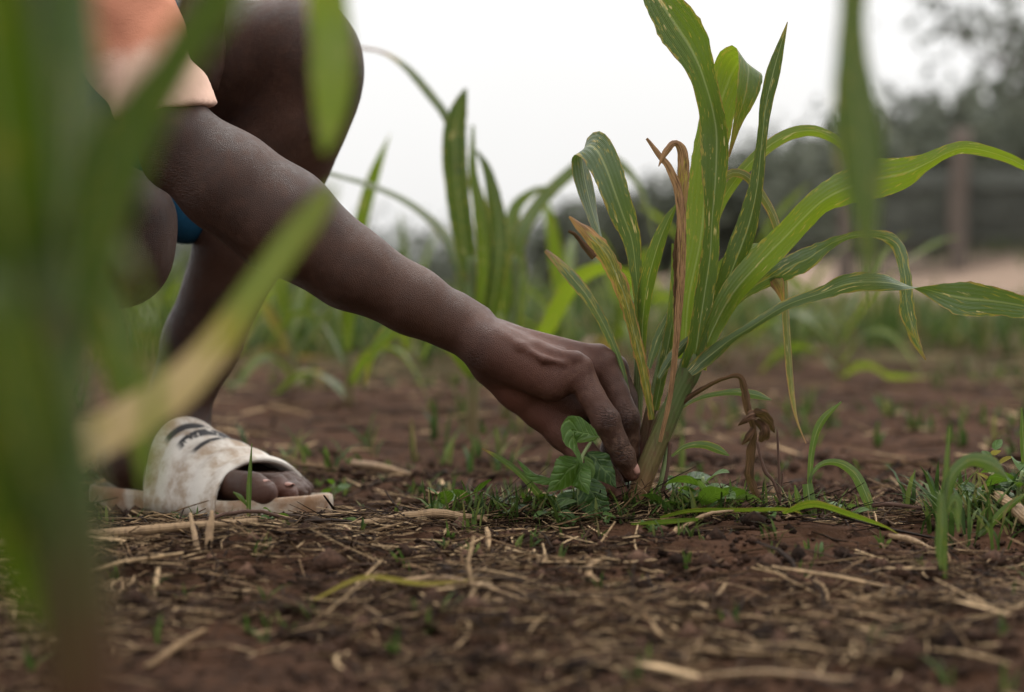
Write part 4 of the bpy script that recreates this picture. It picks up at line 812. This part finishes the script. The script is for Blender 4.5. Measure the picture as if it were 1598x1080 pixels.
grass('grass_shoot', 1165, 905, -.14, 'blurred grass clump in front of the withered leaf', [[(1165, 930, 0, 8, 0), (1158, 890, 0, 6, 0), (1150, 850, 0, 2, 0)], [(1170, 930, 0, 4, 0), (1185, 890, 0, 7, 0), (1178, 850, 0, 2, 0)], [(1190, 920, 0, 4, 0), (1235, 905, 0, 8, 40), (1290, 885, 0, 2, 0)], [(1205, 920, 0, 3, 0), (1215, 940, -.01, 6, 0), (1218, 950, -.01, 2, 0)]])
grass('grass_shoot', 1140, 800, -.01, 'short grass blade left of the dead twig', [[(1172, 825, 0, 2, 0), (1174, 795, 0, 5, 0), (1177, 772, 0, 1, 0)]])

# leaves and straws lying on the soil
def lying(name, label, cat, ctrl, m, Y0, **kw):
    V, F, UV, d = traced(ctrl, Y0=Y0, **kw); c = V.mean(0)
    return tag(mesh_obj(name, V, F, M[m], None, UV, {'dry': d}, loc=c), label, cat)
def on_ground(px, Y, lift=.004):
    g = P(px, 500, Y); z = hz(g[0], Y) + lift; a = CAM; v = np.array([g[0], Y, z]) - a
    return 540 - FPX * np.dot(v, CU) / np.dot(v, CF)
def ground_ctrl(rows, lift=.005): return [(px, on_ground(px, Y, lift + dl), Y, hw, roll, dr) for px, Y, dl, hw, roll, dr in rows]
lying('fallen_leaf', 'green maize leaf lying on the soil below the grass shoot', 'leaf', ground_ctrl([(1222, -.10, .004, 4, 60, 0), (1270, -.11, .010, 14, 60, 0), (1330, -.12, .008, 13, 60, 0), (1380, -.125, .003, 6, 60, .1), (1405, -.13, .001, 1, 60, .6)]), 'leaf', 0, n=30, fold=.2)
lying('fallen_leaf', 'long thin yellow green leaf lying in front of the maize base', 'leaf', ground_ctrl([(1030, -.07, .003, 3, 50, 0), (1080, -.072, .006, 5, 50, 0), (1150, -.075, .005, 5, 50, .1), (1225, -.085, .003, 4, 50, .2), (1250, -.09, .001, 1, 50, .5)]), 'leaf', 0, n=30, fold=.2)
lying('fallen_leaf', 'small green leaf lying flat left of the blurred grass clump', 'leaf', ground_ctrl([(985, -.11, .003, 2, 50, 0), (1040, -.115, .006, 6, 50, 0), (1090, -.11, .006, 4, 50, 0)]), 'leaf_clean', 0, n=20, fold=.2)
lying('fallen_leaf', 'blurred yellow green blade lying in the near left litter', 'leaf', ground_ctrl([(490, -.36, .004, 3, 60, .1), (570, -.37, .008, 7, 60, .1), (660, -.36, .006, 7, 60, .1), (740, -.34, .003, 2, 60, .4)]), 'leaf_yellow', 0, n=24, fold=.2)
def straw(name, label, rows, m='cane', nseg=8, wob=.00015, cat='straw'):
    pts = []; rad = []
    for px, Y, lift, r in rows:
        g = P(px, 500, Y); pts.append((g[0], Y, hz(g[0], Y) + lift)); rad.append(r)
    c = np.array(pts); s = catmull(np.hstack([c, np.array(rad)[:, None]]), 14)
    s[:, :3] += rng.normal(0, wob, (14, 3)); V, F, UV = tube(s[:, :3], s[:, 3], nseg)
    return tag(mesh_obj(name, V, F, M[m], None, UV, loc=s[0, :3]), label, cat)
straw('dry_cane', 'long pale dry cane lying on the soil at left', [(-60, -.17, .006, .0034), (120, -.155, .007, .0034), (260, -.145, .008, .0030), (400, -.125, .009, .0022)])
straw('dry_cane', 'thin dark dry runner in front of the sandal', [(270, -.09, .003, .0012), (340, -.06, .007, .0014), (400, -.04, .010, .0014), (460, -.035, .003, .0010)], 'twig', cat='twig')
straw('dry_cane', 'flat brown bark strip left of the litter mound', [(480, -.075, .003, .0014), (580, -.06, .005, .0028), (680, -.05, .007, .0034), (760, -.045, .006, .0018)], 'cane', wob=.0004)
straw('dry_straw', 'pale upright straw chip below the sandal', [(322, -.19, .0, .0022), (326, -.185, .014, .0026), (330, -.18, .026, .0012)])
straw('dry_straw', 'pale straw chip leaning left of the upright chip', [(308, -.2, .0, .0016), (302, -.19, .012, .0018), (296, -.18, .022, .0010)])
straw('dry_straw', 'broad pale straw in the blurred near litter, centre', [(600, -.30, .004, .0020), (680, -.32, .006, .0026), (770, -.35, .003, .0016)])
straw('dry_straw', 'thin pale straw slanting in front of the maize base', [(1055, -.10, .003, .0010), (1100, -.09, .010, .0013), (1145, -.075, .010, .0008)])
straw('dry_straw', 'pale straw lying along the bottom edge of the photo', [(1050, -.56, .003, .0010), (1180, -.57, .004, .0015), (1330, -.575, .003, .0014), (1460, -.58, .001, .0009)])
straw('dry_straw', 'short light straw chip right of the fallen green leaf', [(1390, -.13, .003, .0016), (1420, -.145, .006, .0022), (1455, -.16, .002, .0012)])
straw('dead_stalk', 'thick dead maize stalk lying at the right edge', [(1530, .03, .010, .0024), (1556, -.03, .016, .0040), (1600, -.10, .012, .0048), (1660, -.2, .008, .0050)], 'cane', 10, .0003, cat='stalk')
straw('dry_straw', 'straw lying across the ridge right of the bent grass shoot', [(1310, -.012, .004, .0014), (1370, -.014, .008, .0018), (1440, -.016, .006, .0014)], 'twig')
straw('dry_straw', 'pale stick poking out behind the cupped weed', [(1095, .03, .004, .0022), (1135, .02, .010, .0026), (1166, .012, .016, .0028)])
straw('dry_straw', 'horizontal brown stick just in front of the maize base', [(925, -.04, .004, .0018), (985, -.042, .006, .0020), (1050, -.044, .004, .0012)], 'cane')
straw('dry_straw', 'thin tan straw slanting from the left of the held weed', [(828, -.02, .002, .0010), (860, -.03, .010, .0012), (900, -.02, .022, .0008)])
straw('dry_straw', 'blurred pale straw on the soil behind the hand', [(540, .55, .006, .003), (590, .5, .008, .004), (640, .47, .004, .002)])
# dead twigs
e = empty('dead_twig', P(1216, 806, -.014), 'thin dark dead twig standing beside the withered leaf', 'twig')
stem(e, [(1216, 825, -.014, 3.2), (1217, 770, -.014, 2.6), (1215, 720, -.014, 2.2), (1213, 670, -.014, 1.6)], 'twig', 'stalk', nseg=7)
stem(e, [(1217, 778, -.014, 2.4), (1206, 750, -.014, 2.4), (1194, 736, -.014, 3.2), (1186, 710, -.014, 2.2), (1182, 690, -.012, 2.2)], 'twig', 'side_branch', nseg=7)
stem(e, [(1217, 770, -.014, 1.6), (1221, 750, -.013, 1.8), (1221, 738, -.013, 1.2)], 'twig', 'side_branch', nseg=6)
e = empty('dead_twig', P(1580, 775, -.02), 'dark angled twig in the weeds at the right edge', 'twig')
stem(e, [(1592, 782, -.02, 4), (1578, 752, -.02, 4), (1566, 728, -.02, 3), (1553, 730, -.02, 2)], 'twig', 'stalk', nseg=7)
# ------------------------------------------------------------------ maize further back
def maize(px, Y, H, nl, label, seed, group=None, lm=('leaf', 'leaf_bright'), name='maize_plant', Lf=.62, wf=.62, az0=None):
    """whole maize plant from measures: stalk height H (m), nl arching leaves"""
    r = random.Random(seed); g = P(px, 500, Y); x0 = g[0]; z0 = hz(x0, Y)
    e = empty(name, (x0, Y, z0), label, 'maize', group); base = np.array([x0, Y, z0 - .01])
    lean = np.array([r.uniform(-.12, .12), r.uniform(-.12, .12), 0]) * H
    t = np.linspace(0, 1, 8)[:, None]; sp = base + np.array([0, 0, H + .01]) * t + lean * t * t
    V, F, UV = tube(sp, np.linspace(.011, .005, 8) * wf, 9); mesh_obj('stem', V, F, M['stem_far'], e, UV)
    a0 = r.uniform(0, 6.28) if az0 is None else az0
    for k in range(nl):
        f = (k + .6) / nl; az = a0 + k * math.pi + r.uniform(-.6, .6); d = np.array([math.cos(az), math.sin(az), 0])
        c0 = base + np.array([0, 0, H * f]) + lean * f * f; Ln = r.uniform(.26, .42) * Lf * (1.1 - .4 * abs(f - .5)); up = 1.0 + 1.3 * f; dr = r.uniform(.9, 2.0) * (1.35 - f)
        q = np.linspace(0, 1, 22)[:, None]
        pts = c0 + d * Ln * (.62 * q + .12 * q * q) + np.array([0, 0, 1]) * Ln * (up * .62 * q - dr * .62 * q ** 2.3)
        floor = z0 + .01; pts[:, 2] = np.maximum(pts[:, 2], floor + .004 * np.arange(22) / 22)
        tt = np.linspace(0, 1, 22); w_ = np.maximum(np.minimum(1, .45 + 2.4 * tt) * (1 - tt ** 2.6), .02) * r.uniform(.013, .021) * wf
        sd_ = np.tile(np.array([-d[1], d[0], r.uniform(-.5, .5)]), (22, 1))
        V, F, UV, dd = ribbon(pts, w_, sd_, fold=.3, wave=.004, wfreq=25, nx=5, phase=r.uniform(0, 6), dry=np.clip((tt - .8) * 2, 0, 1) * r.random() + (0.9 if (k == 0 and r.random() < .4) else 0))
        mesh_obj('leaf', V, F, M[lm[k % len(lm)]], e, UV, {'dry': dd})
    return e
# the two nearest, traced
BY = .95
g = P(735, 680, BY); e = empty('maize_plant', (g[0], BY, hz(g[0], BY)), 'blurred maize plant with a broad upright blade, just above the wrist', 'maize')
stem(e, [(735, 695, 0, 9), (738, 600, 0, 10), (740, 500, 0, 11), (735, 400, 0, 8)], 'stem_far', Y0=BY)
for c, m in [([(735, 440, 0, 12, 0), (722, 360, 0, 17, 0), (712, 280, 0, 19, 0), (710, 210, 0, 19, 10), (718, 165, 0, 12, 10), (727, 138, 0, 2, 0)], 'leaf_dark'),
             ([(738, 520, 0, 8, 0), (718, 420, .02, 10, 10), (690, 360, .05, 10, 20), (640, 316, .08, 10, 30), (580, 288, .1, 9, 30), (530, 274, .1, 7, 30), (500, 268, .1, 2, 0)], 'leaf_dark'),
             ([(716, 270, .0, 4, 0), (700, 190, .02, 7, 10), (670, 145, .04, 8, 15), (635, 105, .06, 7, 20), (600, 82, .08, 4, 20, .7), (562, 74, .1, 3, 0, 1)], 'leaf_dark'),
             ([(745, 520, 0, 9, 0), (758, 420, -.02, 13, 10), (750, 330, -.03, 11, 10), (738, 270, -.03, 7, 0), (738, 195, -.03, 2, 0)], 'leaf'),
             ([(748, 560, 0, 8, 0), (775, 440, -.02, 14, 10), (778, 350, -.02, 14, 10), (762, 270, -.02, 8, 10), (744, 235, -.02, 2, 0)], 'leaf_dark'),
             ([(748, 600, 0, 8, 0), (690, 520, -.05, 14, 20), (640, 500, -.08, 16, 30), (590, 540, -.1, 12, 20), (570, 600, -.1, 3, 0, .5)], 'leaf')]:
    leaf(e, c, m, Y0=BY, n=36, fold=.25, nx=7)
BY = 1.25
g = P(800, 640, BY); e = empty('maize_plant', (g[0], BY, hz(g[0], BY)), 'blurred maize plant with a high arching leaf, behind the hand', 'maize')
stem(e, [(790, 655, 0, 9), (792, 560, 0, 10), (800, 470, 0, 9), (805, 400, 0, 6)], 'stem_far', Y0=BY)
for c, m in [([(800, 450, 0, 8, 0), (812, 370, 0, 11, 10), (840, 320, .03, 11, 20), (880, 278, .06, 10, 20), (925, 248, .09, 10, 30), (970, 256, .12, 10, 30), (1005, 300, .14, 10, 15), (1022, 370, .15, 8, 5), (1030, 430, .15, 2, 0)], 'leaf'),
             ([(798, 520, 0, 9, 0), (785, 430, -.02, 14, 10), (775, 360, -.03, 14, 10), (760, 290, -.03, 3, 0)], 'leaf'),
             ([(800, 540, 0, 8, 0), (812, 440, 0, 12, 10), (800, 340, .02, 11, 10), (830, 300, .03, 6, 20), (870, 290, .04, 1, 0)], 'leaf'),
             ([(800, 600, 0, 8, 0), (850, 520, -.06, 13, 20), (900, 440, -.1, 16, 30), (960, 420, -.12, 12, 30), (1010, 470, -.14, 4, 10)], 'leaf_bright'),
             ([(796, 600, 0, 8, 0), (770, 520, -.06, 13, 20), (735, 480, -.1, 15, 30), (690, 500, -.12, 10, 30), (660, 560, -.14, 3, 10)], 'leaf_bright')]:
    leaf(e, c, m, Y0=BY, n=36, fold=.25, nx=7)
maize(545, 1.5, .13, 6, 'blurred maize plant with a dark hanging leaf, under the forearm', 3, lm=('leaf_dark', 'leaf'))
maize(455, 1.9, .10, 6, 'blurred maize plant with a dry orange leaf, between shin and forearm', 8, lm=('leaf_yellow', 'leaf', 'leaf_dark'))
maize(880, 2.1, .12, 7, 'blurred maize plant behind the knuckles', 12)
maize(960, 2.9, .12, 7, 'blurred maize plant seen between the left leaves of the near plant', 15)
maize(1310, 2.3, .10, 7, 'blurred maize plant behind the hanging grey green leaf', 17, lm=('leaf_bright', 'leaf'))
maize(1130, 2.6, .12, 6, 'blurred maize plant right behind the near plant stem', 19, lm=('leaf_bright', 'leaf'))
maize(1240, 3.4, .12, 6, 'blurred maize plant between the near stem and the fence posts', 23)
rows = [(380, 3.0), (640, 3.1), (480, 4.1), (790, 4.8), (560, 5.4), (420, 6.2), (700, 6.4), (960, 6.8), (1040, 5.0), (620, 8.0), (820, 8.2), (1100, 7.4), (330, 5.0), (250, 3.8)]
for i, (px, Y) in enumerate(rows):
    maize(px, Y, random.uniform(.07, .13), 6, 'small blurred maize plant in the far rows across the field', 40 + i, 'maize plants in the far rows', lm=('leaf', 'leaf_bright', 'leaf_dark'))

# ------------------------------------------------------------------ foreground maize, close to the lens
FY = -1.10
g = P(120, 500, FY); e = empty('maize_plant', (g[0], FY, hz(g[0], FY)), 'large out of focus maize plant close to the lens at left', 'maize')
zb = 540 - FPX * np.dot(np.array([g[0], FY, hz(g[0], FY) - .01]) - CAM, CU) / np.dot(np.array([g[0], FY, hz(g[0], FY) - .01]) - CAM, CF)
stem(e, [(160, zb, 0, 62), (150, 1300, 0, 62), (132, 1080, 0, 60), (108, 850, 0, 58), (75, 600, 0, 54), (50, 350, 0, 50), (30, 0, 0, 44), (10, -400, 0, 30)], 'stem_red', Y0=FY, n=24)
for c, m in [([(60, 640, 0, 40, 0), (20, 400, -.01, 70, 10), (-10, 150, -.02, 80, 10), (-60, -150, -.03, 60, 10), (-120, -400, -.03, 5, 0)], 'leaf_near'),
             ([(75, 560, .0, 40, 0), (100, 380, .02, 56, 10), (112, 200, .03, 56, 15), (105, 40, .04, 52, 15), (90, -120, .05, 40, 10), (60, -260, .06, 4, 0)], 'leaf_dark'),
             ([(80, 620, 0, 36, 0), (140, 400, .01, 46, 10), (195, 230, .02, 50, 15), (268, 110, .03, 36, 20), (335, 10, .04, 36, 20), (410, -80, .05, 30, 20), (500, -100, .06, 3, 0)], 'leaf_near'),
             ([(100, 900, 0, 36, 0), (60, 760, -.01, 60, 10), (25, 620, -.02, 70, 10), (-20, 480, -.03, 60, 10), (-90, 420, -.03, 5, 0)], 'leaf_dark'),
             ([(85, 700, .0, 30, 0), (150, 420, .02, 34, 10), (205, 390, .03, 34, 15), (240, 520, .04, 34, 10), (245, 640, .05, 34, 5), (235, 740, .06, 16, 0), (232, 790, .06, 2, 0)], 'leaf'),
             ([(110, 1000, .01, 40, 0), (60, 860, .0, 66, 10), (20, 700, 0, 74, 10), (-20, 500, 0, 74, 10), (-60, 300, 0, 40, 0), (-90, 200, 0, 4, 0)], 'leaf_near'),
             ([(40, 250, 0, 40, 0), (60, 60, .02, 60, 10), (70, -120, .04, 60, 15), (120, -260, .05, 40, 20), (180, -330, .06, 4, 0)], 'leaf_near')]:
    leaf(e, c, m, Y0=FY, n=40, fold=.22, nx=7)
# second near plant: its blades cross the person
FY = -.90
g = P(-190, 500, FY); z0 = hz(g[0], FY); e = empty('maize_plant', (g[0], FY, z0), 'out of focus maize plant at far left whose yellowing blade crosses the shin', 'maize')
zz = np.array([g[0], FY, z0 - .01]) - CAM; zb = 540 - FPX * np.dot(zz, CU) / np.dot(zz, CF)
stem(e, [(-190, zb, 0, 34), (-185, 900, 0, 34), (-170, 500, 0, 32), (-150, 100, 0, 28), (-130, -300, 0, 20)], 'stem_red', Y0=FY)
for c, m in [([(-150, 150, 0, 20, 0), (-40, -250, .01, 34, 10), (180, -420, .02, 38, 20), (380, -380, .03, 38, 30), (480, -180, .04, 36, 20), (512, 0, .05, 32, 5), (520, 110, .05, 34, 0), (515, 190, .05, 22, 0), (506, 240, .05, 3, 0)], 'leaf_bright'),
             ([(-183, 900, 0, 22, 0, .3), (-60, 820, .01, 24, 5, .5), (70, 735, .02, 28, 5, .7), (165, 676, .03, 32, 0, .8), (250, 625, .03, 33, 0, .9), (330, 548, .03, 27, 0, .55), (400, 450, .03, 24, 0, .0), (455, 375, .03, 23, 0), (500, 318, .03, 18, 0), (522, 285, .03, 3, 0)], 'leaf_turning'),
             ([(-180, 760, 0, 22, 0), (-60, 480, .01, 36, 10), (60, 360, .02, 40, 15), (150, 450, .03, 40, 10), (200, 600, .04, 30, 5), (225, 760, .05, 4, 0)], 'leaf_dark')]:
    leaf(e, c, m, Y0=FY, n=60, fold=.2, nx=7)
# near plant beyond the right edge: one leaf hangs into the picture
FY = -.85
g = P(1830, 500, FY); z0 = hz(g[0], FY); e = empty('maize_plant', (g[0], FY, z0), 'out of focus maize plant beyond the right edge with one leaf hanging into view', 'maize')
zz = np.array([g[0], FY, z0 - .01]) - CAM; zb = 540 - FPX * np.dot(zz, CU) / np.dot(zz, CF)
stem(e, [(1830, zb, 0, 36), (1830, 800, 0, 36), (1815, 400, 0, 34), (1790, 0, 0, 28), (1770, -300, 0, 20)], 'stem_red', Y0=FY)
for c, m in [([(1800, 100, 0, 20, 0), (1700, -260, 0, 34, 10), (1530, -400, 0, 36, 20), (1400, -300, 0, 34, 20), (1345, -120, 0, 28, 10), (1333, 0, 0, 22, 10), (1332, 80, 0, 28, 0), (1340, 170, 0, 42, 0), (1347, 240, 0, 44, 0), (1352, 310, 0, 28, 0), (1356, 380, 0, 16, 0), (1358, 440, 0, 11, 0), (1358, 490, 0, 3, 0, .3)], 'leaf_dark'),
             ([(1820, 500, 0, 20, 0), (1900, 200, 0, 36, 10), (2050, 60, 0, 36, 20), (2200, 200, 0, 20, 20), (2260, 400, 0, 3, 0)], 'leaf')]:
    leaf(e, c, m, Y0=FY, n=60, fold=.22, nx=7)

# ------------------------------------------------------------------ fence on the bank
FN = 12.0
fx0 = P(1255, 400, FN)[0]
fe = empty('fence', (fx0, FN, hz(fx0, FN)), 'dark picket fence with brown wooden posts on the sandy bank', 'fence')
def box(a, b_):
    a = np.array(a); b_ = np.array(b_); V = np.array([[x_, y_, z_] for x_ in (a[0], b_[0]) for y_ in (a[1], b_[1]) for z_ in (a[2], b_[2])])
    return V, np.array([[0, 1, 3, 2], [4, 6, 7, 5], [0, 4, 5, 1], [2, 3, 7, 6], [0, 2, 6, 4], [1, 5, 7, 3]])
for px, top, hw in [(1318, 232, 11), (1498, 200, 15), (1720, 190, 15), (1960, 190, 15)]:
    g = P(px, top, FN); rad = hw * SC(FN); zb = hz(g[0], FN) - .1
    ts = np.linspace(0, 1, 9); pts = np.stack([g[0] + .012 * np.sin(ts * 5 + px), FN + 0 * ts, zb + (g[2] - zb) * ts], 1)
    V, F, UV = tube(pts, rad * (1.06 - .1 * ts), 12); mesh_obj('post', V, F, M['post'], fe, UV)
Vs, Fs, k = [], [], 0
for px in np.arange(1330, 2050, 9.):
    g = P(px, 300, FN + .12); zb = hz(g[0], FN + .12); tp = P(px, 262 + random.uniform(-10, 10), FN + .12)[2]
    V, F = box((g[0] - .010, FN + .11, zb - .05), (g[0] + .010, FN + .125, tp)); Vs.append(V); Fs.append(F + 8 * k); k += 1
o = mesh_obj('picket_panel', np.vstack(Vs), np.vstack(Fs), M['picket'], fe, smooth=False); o['kind'] = 'stuff'
for py in (292, 372):
    a = P(1330, py, FN + .08); b_ = P(2050, py, FN + .08); V, F = box((a[0], FN + .07, a[2] - .011), (b_[0], FN + .105, a[2] + .011)); mesh_obj('rail', V, F, M['picket'], fe, smooth=False)

# ------------------------------------------------------------------ trees and shrubs far behind
def tree(px, Y, H, W, label, seed, name='tree', cat='tree', nleaf=2600, trunk=.45, ls=.11, group=None, sparse=False):
    r = np.random.default_rng(seed); g = P(px, 400, Y); x0 = g[0]; z0 = hz(x0, Y)
    e = empty(name, (x0, Y, z0), label, cat, group); B = np.array([x0, Y, z0 - .1])
    tr = []
    ts = np.linspace(0, 1, 8)[:, None]; wob = np.cumsum(r.normal(0, .03 * H, (8, 3)), 0) * np.array([1, 1, 0]) * .5
    sp = B + np.array([0, 0, H * .8]) * ts + wob; Vs, Fs, off = [], [], 0
    V, F, _ = tube(sp, np.linspace(.045, .012, 8) * H * .5, 8); Vs.append(V); Fs += [tuple(i + off for i in f) for f in F]; off += len(V)
    cent = []
    for k in range(9 if not sparse else 12):
        f = r.uniform(trunk * .6, .98); c0 = B + np.array([0, 0, H * .8 * f]) + wob[int(f * 7)]
        az = r.uniform(0, 6.28); l = W * r.uniform(.35, .75) * (1.1 - .4 * f); en = c0 + np.array([math.cos(az) * l, math.sin(az) * l, H * r.uniform(.05, .22)])
        V, F, _ = tube(np.array([c0, (c0 + en) / 2 + [0, 0, -.03 * H], en]), [.010 * H, .007 * H, .003 * H], 6); Vs.append(V); Fs += [tuple(i + off for i in f_) for f_ in F]; off += len(V); cent.append(en); cent.append((c0 + en * 2) / 3)
    Fo = np.empty(len(Fs), object)
    for i, f in enumerate(Fs): Fo[i] = f
    mesh_obj('trunk', np.vstack(Vs), Fo, M['bark'], e)
    cent = np.array(cent); pick = r.integers(0, len(cent), nleaf); spread = W * (.15 if sparse else .24)
    p_ = cent[pick] + r.normal(0, 1, (nleaf, 3)) * np.array([spread, spread, spread * .7]); p_[:, 2] = np.maximum(p_[:, 2], z0 + .05)
    a = norm(r.normal(0, 1, (nleaf, 3))); b_ = norm(np.cross(a, r.normal(0, 1, (nleaf, 3)))); s = ls * r.uniform(.6, 1.4, (nleaf, 1))
    V = np.stack([p_ - a * s, p_ + b_ * s * .45, p_ + a * s, p_ - b_ * s * .45], 1).reshape(-1, 3)
    mesh_obj('crown', V, np.arange(nleaf * 4).reshape(-1, 4), M['treeleaf'], e, attrs={'rnd': np.repeat(np.clip(r.normal(.45, .22, nleaf) + .15 * np.sin(pick), 0, 1), 4)}, smooth=False)
    return e
tree(1585, 26, 3.3, 1.9, 'tall sparse grey green tree at the right edge behind the fence', 1, nleaf=750, sparse=True, ls=.10)
tree(1490, 30, 2.3, 1.7, 'loose tree behind the tallest fence post', 2, nleaf=1000, sparse=True, ls=.12)
tree(1395, 28, 1.6, 1.5, 'rounded dark tree left of the tallest fence post', 3, nleaf=1300, ls=.12)
tree(1290, 32, 1.5, 1.8, 'dense dark shrub behind the hanging foreground leaf', 4, 'shrub', 'shrub', 3000, .2, ls=.13)
tree(1215, 30, 1.35, 1.5, 'low dark shrub seen right of the upright spear leaf', 5, 'shrub', 'shrub', 2600, .2, ls=.12)
tree(1450, 22, 1.3, 1.6, 'dark bush directly behind the fence pickets', 6, 'shrub', 'shrub', 3000, .15, ls=.10)
tree(1560, 20, 1.4, 1.6, 'dark bush behind the fence at the right edge', 7, 'shrub', 'shrub', 3000, .15, ls=.10)
tree(1690, 23, 2.2, 1.6, 'dark tree just beyond the right edge of the photo', 8, nleaf=2400, ls=.11)
tree(1030, 30, 1.15, 1.2, 'low dark shrub behind the dried upright leaf', 9, 'shrub', 'shrub', 2400, .15, ls=.11)
tree(925, 31, 1.05, 1.2, 'low dark shrub behind the folded left leaf', 10, 'shrub', 'shrub', 2400, .15, ls=.11)
tree(1120, 38, 1.3, 1.6, 'pale shrub on the horizon behind the near plant stem', 11, 'shrub', 'shrub', 2000, .15, ls=.12)
for i, (px, Y, H) in enumerate([(300, 40, .9), (480, 44, .7), (640, 42, .6), (780, 46, .7), (100, 36, 1.2)]):
    tree(px, Y, H, 2.4, 'low hazy hedge bush on the left horizon', 20 + i, 'hedge_bush', 'shrub', 1500, .1, ls=.10, group='hedge bushes on the left horizon')
